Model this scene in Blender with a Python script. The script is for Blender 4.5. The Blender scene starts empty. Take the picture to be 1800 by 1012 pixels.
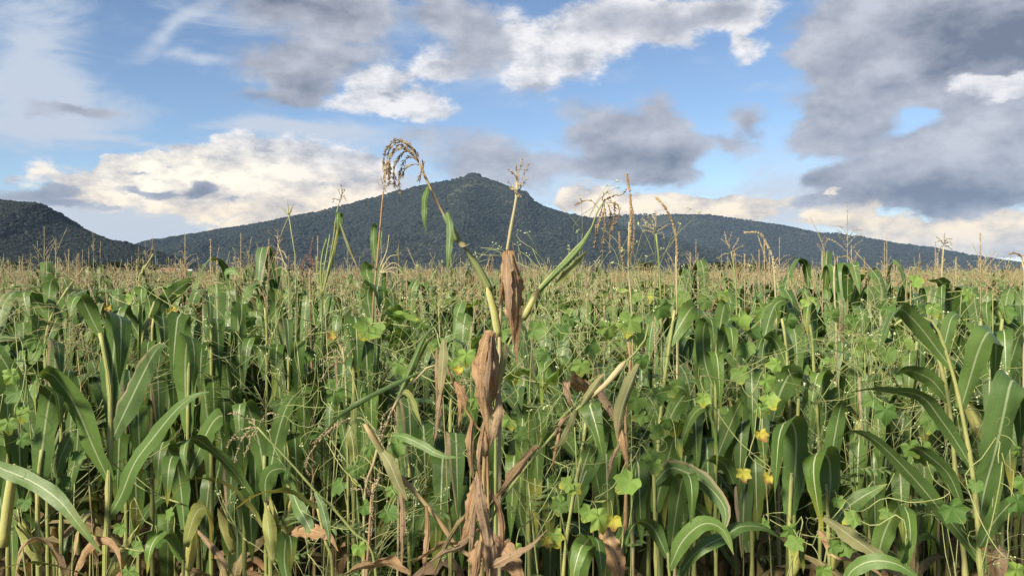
import bpy, math, random
from mathutils import Vector, Matrix, noise as mnoise
R = math.radians
rnd = random.Random(7)
scene = bpy.context.scene
COL = scene.collection

# ------------------------------------------------------------------ camera
F = 1386.0            # focal length in pixels of the 1800 px wide photograph
HZ = 478.0            # row of the level line of sight
CAMZ = 1.75
cam_d = bpy.data.cameras.new('camera')
cam = bpy.data.objects.new('camera', cam_d)
COL.objects.link(cam)
cam.location = (0, 0, CAMZ)
cam.rotation_euler = (R(90), 0, 0)
cam_d.sensor_width = 36
cam_d.lens = 36 * F / 1800
cam_d.shift_y = -(506 - HZ) / 1800
cam_d.clip_start = 0.05
cam_d.clip_end = 30000
scene.camera = cam

# ------------------------------------------------------------------ node helper
class NT:
    def __init__(s, tree):
        s.t = tree; s.n = tree.nodes; s.l = tree.links
    def node(s, typ, **kw):
        n = s.n.new(typ)
        for k, v in kw.items(): setattr(n, k, v)
        return n
    def put(s, sock, v):
        if hasattr(v, 'is_output'): s.l.new(v, sock)
        else: sock.default_value = v
    def math(s, op, a, b=None, c=None, clamp=False):
        n = s.node('ShaderNodeMath', operation=op, use_clamp=clamp)
        s.put(n.inputs[0], a)
        if b is not None: s.put(n.inputs[1], b)
        if c is not None: s.put(n.inputs[2], c)
        return n.outputs[0]
    def vmath(s, op, a, b=None, c=None):
        n = s.node('ShaderNodeVectorMath', operation=op)
        s.put(n.inputs[0], a)
        if b is not None: s.put(n.inputs[1], b)
        if c is not None:
            s.put(n.inputs[3 if op == 'SCALE' else 2], c)
        return n.outputs[0]
    def smooth(s, v, lo, hi, a=0.0, b=1.0):
        n = s.node('ShaderNodeMapRange', interpolation_type='SMOOTHSTEP')
        s.put(n.inputs[0], v); s.put(n.inputs[1], lo); s.put(n.inputs[2], hi)
        s.put(n.inputs[3], a); s.put(n.inputs[4], b)
        return n.outputs[0]
    def lin(s, v, lo, hi, a=0.0, b=1.0):
        n = s.node('ShaderNodeMapRange', clamp=True)
        s.put(n.inputs[0], v); s.put(n.inputs[1], lo); s.put(n.inputs[2], hi)
        s.put(n.inputs[3], a); s.put(n.inputs[4], b)
        return n.outputs[0]
    def mix(s, f, a, b, mode='MIX'):
        n = s.node('ShaderNodeMix', data_type='RGBA', blend_type=mode)
        s.put(n.inputs[0], f)
        s.put(n.inputs[6], a if hasattr(a, 'is_output') else (*a, 1))
        s.put(n.inputs[7], b if hasattr(b, 'is_output') else (*b, 1))
        return n.outputs[2]
    def noise(s, vec, scale, detail=4, rough=0.5, dist=0.0, out=0):
        n = s.node('ShaderNodeTexNoise')
        if vec is not None: s.l.new(vec, n.inputs['Vector'])
        n.inputs['Scale'].default_value = scale
        n.inputs['Detail'].default_value = detail
        n.inputs['Roughness'].default_value = rough
        n.inputs['Distortion'].default_value = dist
        return n.outputs[out]

# ------------------------------------------------------------------ world: sky and clouds
SUN_EL, SUN_AZ = R(33), R(222)      # compass style: 0 = +Y (view direction), clockwise
world = bpy.data.worlds.new('World')
scene.world = world
world.use_nodes = True
def build_sky():
    g = NT(world.node_tree); g.n.clear()
    out = g.node('ShaderNodeOutputWorld')
    sky = g.node('ShaderNodeTexSky', sky_type='NISHITA')
    sky.sun_disc = False
    sky.sun_elevation = SUN_EL
    sky.sun_rotation = SUN_AZ
    sky.altitude = 1500; sky.air_density = 1.0; sky.dust_density = 0.25; sky.ozone_density = 2.5
    d = g.node('ShaderNodeTexCoord').outputs['Generated']
    sx = g.node('ShaderNodeSeparateXYZ'); g.l.new(d, sx.inputs[0])
    az = g.math('ARCTAN2', sx.outputs[0], sx.outputs[1])
    el = g.math('ARCSINE', sx.outputs[2])
    cb = g.node('ShaderNodeCombineXYZ'); g.l.new(az, cb.inputs[0]); g.l.new(el, cb.inputs[1])
    p0 = cb.outputs[0]
    st = g.vmath('MULTIPLY', d, (1, 1, 1.9))
    w1 = g.vmath('SUBTRACT', g.noise(st, 5, 5, .55, out=1), (.5, .5, .5))
    w2 = g.vmath('SUBTRACT', g.noise(st, 19, 7, .68, out=1), (.5, .5, .5))
    p = g.vmath('MULTIPLY_ADD', w1, (.11, .075, 0), p0)
    p = g.vmath('MULTIPLY_ADD', w2, (.038, .03, 0), p)
    soft = g.vmath('MULTIPLY_ADD', w1, (.10, .06, 0), p0)
    def blobs(lst, vec, base=None):
        acc = base if base is not None else 0.0
        for b in lst:
            px, py, rx, ry = b[:4]; amp = b[4] if len(b) > 4 else 1.0; rot = b[5] if len(b) > 5 else 0
            a = math.atan2(px - 900, F); e = math.atan2(HZ - py, math.hypot(F, px - 900))
            k = math.cos(a)
            m = g.node('ShaderNodeMapping', vector_type='TEXTURE')
            g.l.new(vec, m.inputs[0])
            m.inputs['Location'].default_value = (a, e, 0)
            m.inputs['Rotation'].default_value = (0, 0, R(rot))
            m.inputs['Scale'].default_value = (rx / F * k * k * 1.25, ry / F * k * 1.25, 1)
            q = g.node('ShaderNodeTexGradient', gradient_type='SPHERICAL'); g.l.new(m.outputs[0], q.inputs[0])
            acc = g.math('MULTIPLY_ADD', q.outputs['Fac'], amp, acc)
        return acc
    n_big = g.noise(st, 6, 9, .58)
    n_mid = g.noise(st, 16, 11, .66)
    n_off = g.noise(g.vmath('ADD', st, (.018, 0, -.035)), 16, 9, .62)
    relief = g.math('SUBTRACT', n_mid, n_off)
    # thin high cloud
    mpc = g.node('ShaderNodeMapping'); g.l.new(p0, mpc.inputs[0]); mpc.inputs['Rotation'].default_value = (0, 0, R(-32)); mpc.inputs['Scale'].default_value = (1.0, 3.0, 1)
    cir_v = mpc.outputs[0]
    n_cir = g.noise(cir_v, 7.5, 9, .66, .9)
    CIR = [(40, 90, 130, 130, 1.1), (110, 190, 150, 70, 1.0), (30, 235, 150, 40, .9), (310, 50, 120, 16, .8, 42), (345, 100, 70, 14, .9),
           (560, 238, 190, 24, 1.1), (430, 225, 120, 14, .7), (700, 20, 160, 60, .5), (880, 130, 120, 60, .6), (430, 400, 360, 90, 1.5),
           (150, 390, 220, 60, 1.3), (640, 330, 160, 90, 1.0), (250, 250, 130, 10, .7), (1500, 330, 300, 130, .7), (1000, 330, 160, 60, .8),
           (1330, 360, 200, 60, .6), (470, 20, 200, 40, .8)]
    s = blobs(CIR, soft, .14)
    a_cir = g.smooth(g.math('MULTIPLY_ADD', g.math('SUBTRACT', n_cir, .5), 2.3, s), .10, 1.25, 0, .9)
    # white and cream cumulus
    CUM = [(300, 275, 55, 32, 1.2), (245, 292, 90, 26), (195, 300, 55, 22), (375, 285, 80, 42, 1.2), (460, 290, 110, 46, 1.2), (560, 300, 120, 46, 1.15),
           (640, 310, 80, 40, .9), (350, 330, 220, 50, 1.0), (560, 350, 140, 36, .8), (150, 330, 90, 30, .7), (60, 300, 60, 24, .6),
           (640, 190, 110, 28, 1.1), (740, 195, 80, 24, 1.0), (700, 140, 100, 40, .9), (780, 120, 60, 40, .7), (650, 150, 60, 26, .8),
           (960, 110, 100, 55, 1.0), (930, 160, 70, 40, .8), (1030, 80, 80, 50, .8), (900, 60, 60, 50, .6), (1090, 45, 110, 50, .9), (1200, 15, 170, 46, 1.0), (1320, 12, 90, 30, .8),
           (1328, 85, 34, 34, .8), (1310, 55, 26, 22, .6),
           (1210, 350, 130, 24, 1.1), (1300, 358, 100, 26, 1.0), (1120, 360, 120, 40, .9), (1040, 345, 60, 20, .8),
           (1470, 382, 70, 32, 1.2), (1520, 370, 50, 20, .9), (1660, 408, 130, 34, 1.2), (1760, 405, 100, 40, 1.2), (1560, 410, 80, 24, .9),
           (440, 388, 40, 12, 1.0), (395, 396, 34, 9, 1.0), (470, 380, 20, 9, .8),
           (1720, 150, 60, 26, .9), (1785, 140, 40, 30, 1.2)]
    s = blobs(CUM, p)
    cumv = g.math('MULTIPLY_ADD', g.math('SUBTRACT', n_mid, .5), 1.35, s)
    a_cum = g.smooth(cumv, .20, g.smooth(el, .08, .18, .5, .72))
    # grey cloud
    GREY = [(520, 8, 190, 46, 1.2), (640, 20, 120, 40, .7), (490, 115, 110, 55, 1.1), (590, 90, 110, 45, .9), (520, 160, 60, 34, .8), (460, 185, 80, 20, .9), (540, 195, 50, 14, .7),
            (815, 60, 80, 90, 1.1), (780, 30, 70, 40, .5), (860, 90, 60, 56, .7), (770, 140, 50, 40, .5), (680, 175, 26, 10, .8),
            (1180, 25, 130, 46, .8), (1080, 40, 80, 46, .6), (1290, 10, 80, 26, .6),
            (1050, 215, 60, 46, 1.0), (1160, 195, 70, 50, 1.1), (1110, 255, 120, 50, 1.2), (1190, 270, 46, 34, .9), (1020, 275, 70, 40, .55), (1130, 300, 130, 22, .8),
            (1320, 212, 48, 36, 1.0), (1262, 246, 46, 18, 1.0), (1300, 262, 50, 18, .8),
            (1640, 50, 250, 110, 1.6), (1780, 70, 180, 120, 1.6), (1640, 200, 200, 120, .5), (1730, 170, 160, 120, .7), (1490, 140, 110, 90, 1.2), (1420, 95, 50, 30, .7), (1520, 60, 110, 80, .9), (1480, 220, 80, 60, 1.0), (1570, 130, 120, 80, .9),
            (1430, 245, 60, 30, .8), (1660, 300, 220, 60, 1.1), (1560, 340, 190, 46, 1.2), (1740, 345, 170, 46, 1.3), (1700, 260, 190, 60, .9), (1590, 206, 60, 34, -.75), (1630, 190, 56, 26, -.6), (1740, 148, 60, 24, -.8), (1780, 220, 130, 60, .9), (1420, 310, 50, 20, .9), (1420, 350, 60, 14, .8),
            (800, 265, 110, 46, .85), (740, 235, 50, 24, .5), (890, 285, 70, 40, .7), (960, 310, 60, 26, .5), (860, 310, 160, 30, .7),
            (140, 192, 110, 14, 1.1), (60, 205, 60, 12, .5), (352, 322, 34, 15, 1.4), (260, 332, 110, 8, 1.1), (410, 348, 30, 7, .9), (225, 302, 34, 5, 1.0), (285, 290, 20, 4, .8),
            (30, 335, 100, 22, 1.2), (110, 350, 70, 12, 1.0), (10, 300, 26, 12, .9), (190, 355, 60, 8, .8), (570, 330, 20, 6, .7), (90, 325, 40, 9, .9)]
    s = blobs(GREY, p)
    # away from the part of sky the photo shows the broken cloud simply goes on
    away = g.smooth(g.math('ABSOLUTE', az), .62, .95)
    up = g.smooth(el, .36, .6)
    rest = g.math('MAXIMUM', away, up)
    s = g.math('MULTIPLY_ADD', rest, .42, s)
    gv = g.math('MULTIPLY_ADD', g.math('SUBTRACT', n_big, .5), 1.1, g.math('MULTIPLY_ADD', g.math('SUBTRACT', n_mid, .5), 1.0, s))
    BR = [(1700, 140, 50, 24, .9), (1760, 150, 60, 26, 1.2), (1795, 130, 40, 34, 1.1), (1460, 342, 22, 9, .9), (1530, 190, 30, 20, .5)]
    a_br = g.smooth(g.math('MULTIPLY_ADD', g.math('SUBTRACT', n_mid, .5), 1.6, blobs(BR, p)), .3, .75, 0, .9)
    a_gr = g.smooth(gv, .20, .82, 0, .97)
    # how dark the grey cloud is
    DK = [(500, 5, 150, 30, .9), (1760, 70, 170, 70, 1.2), (1650, 40, 90, 80, .6), (1740, 350, 180, 36, 1.1), (1570, 350, 170, 30, .9), (1120, 275, 100, 36, .7), (352, 322, 34, 16, .8),
          (1320, 220, 40, 30, .4), (530, 160, 60, 40, .6), (1500, 180, 90, 90, .4), (1430, 310, 50, 24, .6), (1190, 275, 40, 30, .5), (470, 185, 80, 20, .6), (30, 335, 120, 30, .4), (260, 332, 120, 12, .4)]
    dk = blobs(DK, soft)
    dk = g.math('MULTIPLY_ADD', g.math('SUBTRACT', n_big, .5), 1.0, dk)
    dk = g.math('MULTIPLY_ADD', relief, -2.2, dk)
    dk = g.math('MULTIPLY_ADD', g.math('SUBTRACT', n_mid, .5), .35, dk)
    # colours
    c_cir = g.mix(g.smooth(el, .0, .22), (.60, .60, .64), (.56, .62, .72))
    warm = g.smooth(el, .05, .17)
    lightc = g.mix(warm, (1.12, .93, .66), (.86, .85, .87))
    CW = [(300, 300, 130, 60, 1.0), (420, 300, 160, 50, .9), (200, 310, 100, 40, .8)]
    cream = g.math('MINIMUM', blobs(CW, soft), 1.0)
    lightc = g.mix(cream, lightc, (1.12, 1.02, .83))
    shadec = g.mix(warm, (.52, .47, .45), (.42, .45, .52))
    cs = g.math('MULTIPLY_ADD', relief, 3.2, g.lin(cumv, .3, 1.1, .62, .72), clamp=True)
    c_cum = g.mix(cs, shadec, lightc)
    c_gr = g.mix(g.lin(dk, -.5, 1.05), (.55, .57, .64), (.16, .19, .26))
    cur = g.node('ShaderNodeBackground'); g.l.new(sky.outputs[0], cur.inputs[0]); cur.inputs[1].default_value = SKY_STRENGTH
    cur = cur.outputs[0]
    for colr, al in ((c_cir, a_cir), (c_cum, a_cum), (c_gr, a_gr), (c_cum, a_br)):
        bk = g.node('ShaderNodeBackground'); g.l.new(colr, bk.inputs[0]); bk.inputs[1].default_value = CLOUD_STRENGTH
        mx = g.node('ShaderNodeMixShader'); g.l.new(al, mx.inputs[0]); g.l.new(cur, mx.inputs[1]); g.l.new(bk.outputs[0], mx.inputs[2])
        cur = mx.outputs[0]
    g.l.new(cur, out.inputs[0])
SKY_STRENGTH, CLOUD_STRENGTH = 0.070, 0.545
build_sky()

sun_d = bpy.data.lights.new('sun', 'SUN')
sun_d.energy = 4.8; sun_d.angle = R(11); sun_d.color = (1, .90, .70)
sun = bpy.data.objects.new('sun', sun_d); COL.objects.link(sun)
sv = Vector((math.sin(SUN_AZ) * math.cos(SUN_EL), math.cos(SUN_AZ) * math.cos(SUN_EL), math.sin(SUN_EL)))
sun.rotation_euler = sv.to_track_quat('Z', 'Y').to_euler()
sun.location = (0, 0, 60)

scene.view_settings.view_transform = 'Standard'
scene.view_settings.look = 'None'
scene.view_settings.gamma = 1
scene.view_settings.use_curve_mapping = False
scene.view_settings.exposure = 1.0
scene.render.engine = 'CYCLES'
scene.cycles.max_bounces = 7
scene.cycles.diffuse_bounces = 3
scene.cycles.glossy_bounces = 2
scene.cycles.transmission_bounces = 4
scene.cycles.volume_bounces = 0
scene.cycles.use_denoising = True

# ------------------------------------------------------------------ materials
def material(name, build, rough=.6, spec=.3, transl=0.0):
    m = bpy.data.materials.new(name); m.use_nodes = True
    g = NT(m.node_tree); g.n.clear()
    out = g.node('ShaderNodeOutputMaterial')
    bs = g.node('ShaderNodeBsdfPrincipled')
    bs.inputs['Roughness'].default_value = rough
    bs.inputs['Specular IOR Level'].default_value = spec
    c = build(g, bs)
    g.put(bs.inputs['Base Color'], c if hasattr(c, 'is_output') else (*c, 1))
    if transl:
        t = g.node('ShaderNodeBsdfTranslucent')
        tc = g.mix(1.0, c if hasattr(c, 'is_output') else c, (1.25, 1.2, .55), 'MULTIPLY')
        g.l.new(tc, t.inputs[0])
        ms = g.node('ShaderNodeMixShader'); ms.inputs[0].default_value = transl
        g.l.new(bs.outputs[0], ms.inputs[1]); g.l.new(t.outputs[0], ms.inputs[2])
        g.l.new(ms.outputs[0], out.inputs[0])
    else:
        g.l.new(bs.outputs[0], out.inputs[0])
    return m
def bump(g, bs, h, strength, dist):
    b = g.node('ShaderNodeBump'); b.inputs['Strength'].default_value = strength; b.inputs['Distance'].default_value = dist
    g.l.new(h, b.inputs['Height']); g.l.new(b.outputs[0], bs.inputs['Normal'])
def uvs(g):
    tc = g.node('ShaderNodeTexCoord')
    s = g.node('ShaderNodeSeparateXYZ'); g.l.new(tc.outputs['UV'], s.inputs[0])
    return tc, s.outputs[0], s.outputs[1]
def orand(g):
    return g.node('ShaderNodeObjectInfo').outputs['Random']

def blade(dark, light, yellow, ytip=.0, under=(.12, .19, .07), burnt=0.0):
    def b(g, bs):
        tc, u, v = uvs(g); r = orand(g)
        c = g.mix(r, dark, light)
        n = g.noise(tc.outputs['Object'], 9, 4, .6)
        c = g.mix(g.smooth(n, .35, .75, 0, .45), c, light)
        # fine parallel veins
        vm = g.node('ShaderNodeMapping'); g.l.new(tc.outputs['UV'], vm.inputs[0]); vm.inputs['Scale'].default_value = (48, 1.6, 1)
        vein = g.noise(vm.outputs[0], 1.0, 4, .65)
        c = g.mix(g.smooth(vein, .42, .72, 0, .42), c, (.12, .17, .06))
        rr = g.math('FRACT', g.math('MULTIPLY', r, 7.31))
        # ageing: tips and margins go yellow, then tan
        ed = g.math('ABSOLUTE', g.math('SUBTRACT', u, .5))
        big = g.noise(tc.outputs['Object'], 5, 3, .6)
        age = g.math('ADD', g.math('MULTIPLY', g.math('MULTIPLY', v, v), .55), g.math('MULTIPLY_ADD', rr, .35, g.math('MULTIPLY', g.math('SUBTRACT', big, .5), .9)))
        c = g.mix(g.smooth(age, .72 - ytip, 1.05 - ytip, 0, .9), c, yellow)
        if burnt:
            e2 = g.math('MULTIPLY_ADD', g.math('SUBTRACT', big, .5), .5, u)
            c = g.mix(g.smooth(e2, 1.0 - burnt, 1.08 - burnt), c, (.34, .25, .17))
        sp = g.noise(tc.outputs['Object'], 60, 2, .5)
        c = g.mix(g.smooth(sp, .70, .76, 0, .5), c, (.30, .28, .16))
        mid = g.smooth(ed, .022, .05, 1, 0)
        c = g.mix(g.math('MULTIPLY', mid, g.smooth(v, .75, 1.0, .85, .1)), c, (.42, .46, .29))
        back = g.node('ShaderNodeNewGeometry').outputs['Backfacing']
        c = g.mix(g.math('MULTIPLY', back, .35), c, under)
        bump(g, bs, g.math('ADD', g.math('MULTIPLY', vein, .3), g.math('MULTIPLY', n, 2.6)), .45, .005)
        return c
    return b
M = {}
M['leaf'] = material('maize_leaf_green', blade((.036, .082, .014), (.094, .165, .026), (.32, .29, .05), .10), .44, .36, .22)
M['leaf_burnt'] = material('maize_leaf_burnt_edge', blade((.05, .10, .03), (.085, .15, .045), (.27, .25, .06), 0, (.13, .19, .08), .18), .48, .28, .26)
M['leaf_yellow'] = material('maize_leaf_yellowing', blade((.13, .17, .035), (.22, .24, .06), (.36, .28, .08), .28, (.24, .25, .10)), .5, .3, .3)
M['leaf_tan'] = material('maize_leaf_half_dry', blade((.15, .17, .06), (.22, .21, .09), (.38, .27, .14), .38, (.25, .23, .13)), .6, .2, .25)
def drymat(a, b_, c_):
    def b(g, bs):
        tc, u, v = uvs(g); r = orand(g)
        m = g.node('ShaderNodeMapping'); g.l.new(tc.outputs['UV'], m.inputs[0]); m.inputs['Scale'].default_value = (26, 2.2, 1)
        n = g.noise(m.outputs[0], 1.0, 5, .65, .4)
        n2 = g.noise(tc.outputs['Object'], 16, 5, .65)
        n3 = g.noise(tc.outputs['Object'], 6, 3, .6)
        c = g.mix(g.smooth(g.math('MULTIPLY_ADD', n3, .8, g.math('MULTIPLY', n, .5)), .48, .82), a, b_)
        gs = g.node('ShaderNodeMapping'); g.l.new(tc.outputs['UV'], gs.inputs[0]); gs.inputs['Scale'].default_value = (70, 1.5, 1)
        c = g.mix(g.smooth(g.noise(gs.outputs[0], 1.0, 3, .6), .5, .7, 0, .55), c, c_)
        c = g.mix(g.smooth(n2, .42, .75, 0, .75), c, c_)
        c = g.mix(g.math('MULTIPLY', r, .5), c, g.mix(.5, a, c_))
        mid = g.smooth(g.math('ABSOLUTE', g.math('SUBTRACT', u, .5)), .02, .045, .6, 0)
        c = g.mix(mid, c, (.52, .40, .24))
        sp = g.noise(tc.outputs['Object'], 90, 2, .5)
        c = g.mix(g.smooth(sp, .62, .72, 0, .6), c, (.10, .055, .035))
        bump(g, bs, g.math('ADD', n, n2), .8, .006)
        return c
    return b
M['dry'] = material('maize_leaf_dry_brown', drymat((.24, .12, .06), (.43, .27, .15), (.58, .44, .28)), .8, .1, .2)
M['dry_pale'] = material('maize_leaf_dry_pale', drymat((.30, .20, .13), (.46, .34, .21), (.36, .25, .19)), .75, .15, .2)
M['litter'] = material('maize_leaf_dead_low', drymat((.20, .16, .08), (.36, .29, .155), (.30, .25, .13)), .8, .1, .15)
def stalkmat(a, b_, c_):
    def b(g, bs):
        tc, u, v = uvs(g); r = orand(g)
        n = g.noise(tc.outputs['Object'], 14, 4, .6)
        c = g.mix(g.smooth(n, .3, .7), a, b_)
        c = g.mix(g.math('MULTIPLY', r, .5), c, c_)
        st = g.math('SINE', g.math('MULTIPLY', u, 70.0))
        c = g.mix(g.lin(st, -1, 1, 0, .18), c, (.12, .13, .05))
        bump(g, bs, g.math('ADD', st, n), .3, .002)
        return c
    return b
M['stalk'] = material('maize_stalk', stalkmat((.27, .29, .10), (.40, .38, .16), (.16, .22, .06)), .5, .3)
M['stalk_green'] = material('green_stalk', stalkmat((.15, .22, .06), (.24, .29, .10), (.30, .30, .12)), .5, .3)
M['sheath'] = material('green_sheath', stalkmat((.08, .125, .04), (.15, .19, .07), (.24, .25, .10)), .5, .3)
M['stalk_dry'] = material('dry_stalk', stalkmat((.34, .25, .12), (.26, .13, .07), (.40, .33, .18)), .65, .2)
M['stalk_straw'] = material('straw_stem', stalkmat((.36, .31, .18), (.45, .39, .24), (.30, .25, .14)), .6, .2)
M['stalk_red'] = material('reddish_stem', stalkmat((.30, .17, .11), (.36, .25, .15), (.25, .16, .10)), .6, .2)
def grain(a, b_):
    def b(g, bs):
        tc = g.node('ShaderNodeTexCoord'); r = orand(g)
        n = g.noise(tc.outputs['Object'], 45, 3, .6)
        c = g.mix(g.smooth(n, .3, .7), a, b_)
        return g.mix(g.math('MULTIPLY', r, .45), c, g.mix(.5, a, (.30, .22, .13)))
    return b
M['tassel'] = material('tassel_straw', grain((.30, .24, .145), (.50, .42, .27)), .7, .15, .12)
M['tassel_brown'] = material('tassel_brown', grain((.23, .155, .08), (.42, .31, .17)), .7, .15, .1)
M['tassel_far'] = material('tassel_far', grain((.23, .22, .115), (.40, .37, .22)), .7, .15, .12)
M['tassel_purple'] = material('tassel_purple', grain((.17, .09, .085), (.27, .17, .13)), .7, .15, .1)
M['husk'] = material('ear_husk', blade((.30, .32, .10), (.44, .42, .15), (.46, .36, .16), .2, (.3, .3, .12)), .55, .25, .15)
M['silk'] = material('dry_silk', grain((.05, .03, .02), (.12, .07, .04)), .8, .1)
def vinemat(a, b_, yl, yamt, brown):
    def b(g, bs):
        tc, u, v = uvs(g); r = orand(g)
        c = g.mix(r, a, b_)
        n = g.noise(tc.outputs['Object'], 28, 4, .6)
        c = g.mix(g.smooth(n, .35, .7, 0, .4), c, b_)
        # radiating veins from the petiole at uv (.5,.25)
        du = g.math('SUBTRACT', u, .5); dv = g.math('SUBTRACT', v, .22)
        ang = g.math('ARCTAN2', du, dv)
        vein = g.math('ABSOLUTE', g.math('SINE', g.math('MULTIPLY', ang, 3.4)))
        c = g.mix(g.smooth(vein, .0, .14, .45, 0), c, (.30, .36, .13))
        rad = g.math('SQRT', g.math('ADD', g.math('MULTIPLY', du, du), g.math('MULTIPLY', dv, dv)))
        big = g.noise(tc.outputs['Object'], 13, 3, .6)
        f = g.math('MULTIPLY_ADD', rad, .9, g.math('MULTIPLY_ADD', big, 1.1, g.math('MULTIPLY', r, .25)))
        c = g.mix(g.smooth(f, 1.22 - yamt, 1.5 - yamt, 0, .95), c, yl)
        c = g.mix(g.smooth(f, 1.55 - brown, 1.66 - brown, 0, .9), c, (.22, .11, .05))
        bump(g, bs, g.math('ADD', g.smooth(vein, 0, .2, 0, 1), n), .3, .003)
        return c
    return b
M['vine'] = material('vine_leaf', vinemat((.055, .125, .028), (.145, .235, .05), (.42, .36, .05), .05, 0), .55, .28, .3)
M['vine_pale'] = material('vine_leaf_pale', vinemat((.15, .26, .05), (.24, .35, .08), (.50, .42, .05), .18, .04), .55, .28, .32)
M['vine_yellow'] = material('vine_leaf_yellow', vinemat((.30, .31, .05), (.44, .37, .06), (.46, .27, .06), .25, .56), .6, .2, .3)
M['vine_stem'] = material('vine_stem', stalkmat((.20, .27, .09), (.30, .34, .13), (.33, .31, .14)), .5, .3)
M['vine_dry'] = material('vine_stem_dry', stalkmat((.36, .30, .15), (.44, .36, .19), (.30, .27, .12)), .6, .2)
M['weed_stem'] = material('weed_stem', stalkmat((.22, .28, .10), (.34, .38, .16), (.40, .38, .18)), .55, .25)
M['weed_leaf'] = material('weed_leaf', grain((.09, .16, .06), (.17, .25, .09)), .55, .25, .25)
def flower(g, bs):
    tc = g.node('ShaderNodeTexCoord'); n = g.noise(tc.outputs['Object'], 70, 2, .5)
    return g.mix(g.smooth(n, .38, .6), (.30, .40, .15), (.52, .56, .36))
M['flower'] = material('weed_flower', flower, .6, .2)
def soil(g, bs):
    tc = g.node('ShaderNodeTexCoord')
    n = g.noise(tc.outputs['Object'], 2.2, 8, .65)
    c = g.mix(g.smooth(n, .3, .7), (.055, .042, .03), (.12, .09, .062))
    far = g.noise(tc.outputs['Object'], .012, 4, .6)
    bump(g, bs, n, .8, .05)
    return g.mix(g.smooth(far, .3, .7, 0, .5), c, (.07, .085, .035))
M['soil'] = material('soil', soil, .9, .1)
def hillmat(g, bs):
    tc = g.node('ShaderNodeTexCoord')
    n = g.noise(tc.outputs['Object'], .010, 7, .65)
    n2 = g.noise(tc.outputs['Object'], .06, 5, .65)
    c = g.mix(g.smooth(n, .3, .7), (.022, .030, .020), (.056, .056, .038))
    c = g.mix(g.smooth(n2, .5, .75, 0, .6), c, (.10, .095, .06))
    bump(g, bs, n2, 1.0, 6)
    return c
M['hill'] = material('hill_scrub', hillmat, .9, .05)
def crownmat(a, b_):
    def b(g, bs):
        tc = g.node('ShaderNodeTexCoord'); r = orand(g)
        n = g.noise(tc.outputs['Object'], 3.0, 4, .7)
        c = g.mix(r, a, b_)
        bump(g, bs, n, 1.0, .6)
        return g.mix(g.smooth(n, .4, .7, 0, .5), c, b_)
    return b
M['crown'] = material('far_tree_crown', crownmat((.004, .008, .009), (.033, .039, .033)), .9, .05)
M['treeleaf'] = material('tree_foliage', crownmat((.025, .045, .018), (.065, .085, .03)), .8, .1, .1)
M['bark'] = material('bark', grain((.07, .05, .035), (.13, .10, .07)), .9, .1)
def flat(c): return lambda g, bs: g.mix(g.smooth(g.noise(g.node('ShaderNodeTexCoord').outputs['Object'], 1.3, 5, .6), .35, .7), c, tuple(x * .8 for x in c))
M['whitewash'] = material('whitewash', flat((.75, .73, .70)), .8, .2)
M['brick_paint'] = material('red_paint', flat((.42, .20, .14)), .8, .2)
M['tileroof'] = material('clay_roof', flat((.40, .17, .10)), .8, .2)
M['glass'] = material('window_dark', flat((.03, .035, .04)), .2, .5)

# ------------------------------------------------------------------ mesh tools
class MB:
    def __init__(s): s.v = []; s.f = []; s.uv = []
    def add(s, v, f, uv=None):
        o = len(s.v); s.v += v; s.f += [tuple(i + o for i in q) for q in f]
        s.uv += uv if uv else [(.5, .5)] * len(v)
    def mesh(s, name, mat, origin=None, smooth=True):
        me = bpy.data.meshes.new(name)
        vs = [tuple(p) for p in s.v] if origin is None else [(p[0] - origin[0], p[1] - origin[1], p[2] - origin[2]) for p in s.v]
        me.from_pydata(vs, [], s.f)
        ul = me.uv_layers.new(name='UVMap')
        idx = [0] * len(me.loops); me.loops.foreach_get('vertex_index', idx)
        flat_uv = []
        for i in idx: flat_uv += s.uv[i]
        ul.data.foreach_set('uv', flat_uv)
        if smooth: me.polygons.foreach_set('use_smooth', [True] * len(me.polygons))
        me.materials.append(mat)
        me.update()
        return me

def catmull(pts, n):
    pts = [Vector(p) for p in pts]
    if len(pts) == 2:
        return [pts[0].lerp(pts[1], i / (n - 1)) for i in range(n)]
    q = [pts[0] * 2 - pts[1]] + pts + [pts[-1] * 2 - pts[-2]]
    dense = []
    for i in range(1, len(q) - 2):
        a, b, c, d = q[i - 1:i + 3]
        for k in range(10):
            t = k / 10
            dense.append(.5 * ((2 * b) + (c - a) * t + (2 * a - 5 * b + 4 * c - d) * t * t + (3 * b - a - 3 * c + d) * t ** 3))
    dense.append(pts[-1].copy())
    cum = [0]
    for i in range(1, len(dense)): cum.append(cum[-1] + (dense[i] - dense[i - 1]).length)
    L = cum[-1]; out = []; j = 0
    for i in range(n):
        t = L * i / (n - 1)
        while j < len(cum) - 2 and cum[j + 1] < t: j += 1
        sg = cum[j + 1] - cum[j]
        out.append(dense[j].lerp(dense[j + 1], (t - cum[j]) / sg if sg > 1e-9 else 0))
    return out

def leafprof(s):
    a = .42 + .58 * min(1, s / .28) ** .8
    return a * max(0.02, (1 - max(0, (s - .45) / .55) ** 1.9))
def broadprof(s):
    a = .6 + .4 * min(1, s / .2)
    return a * max(0.03, (1 - max(0, (s - .6) / .4) ** 2.2))
def dryprof(s):
    a = .5 + .5 * min(1, s / .3)
    return a * max(0.06, (1 - max(0, (s - .4) / .6) ** 1.3))

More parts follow.
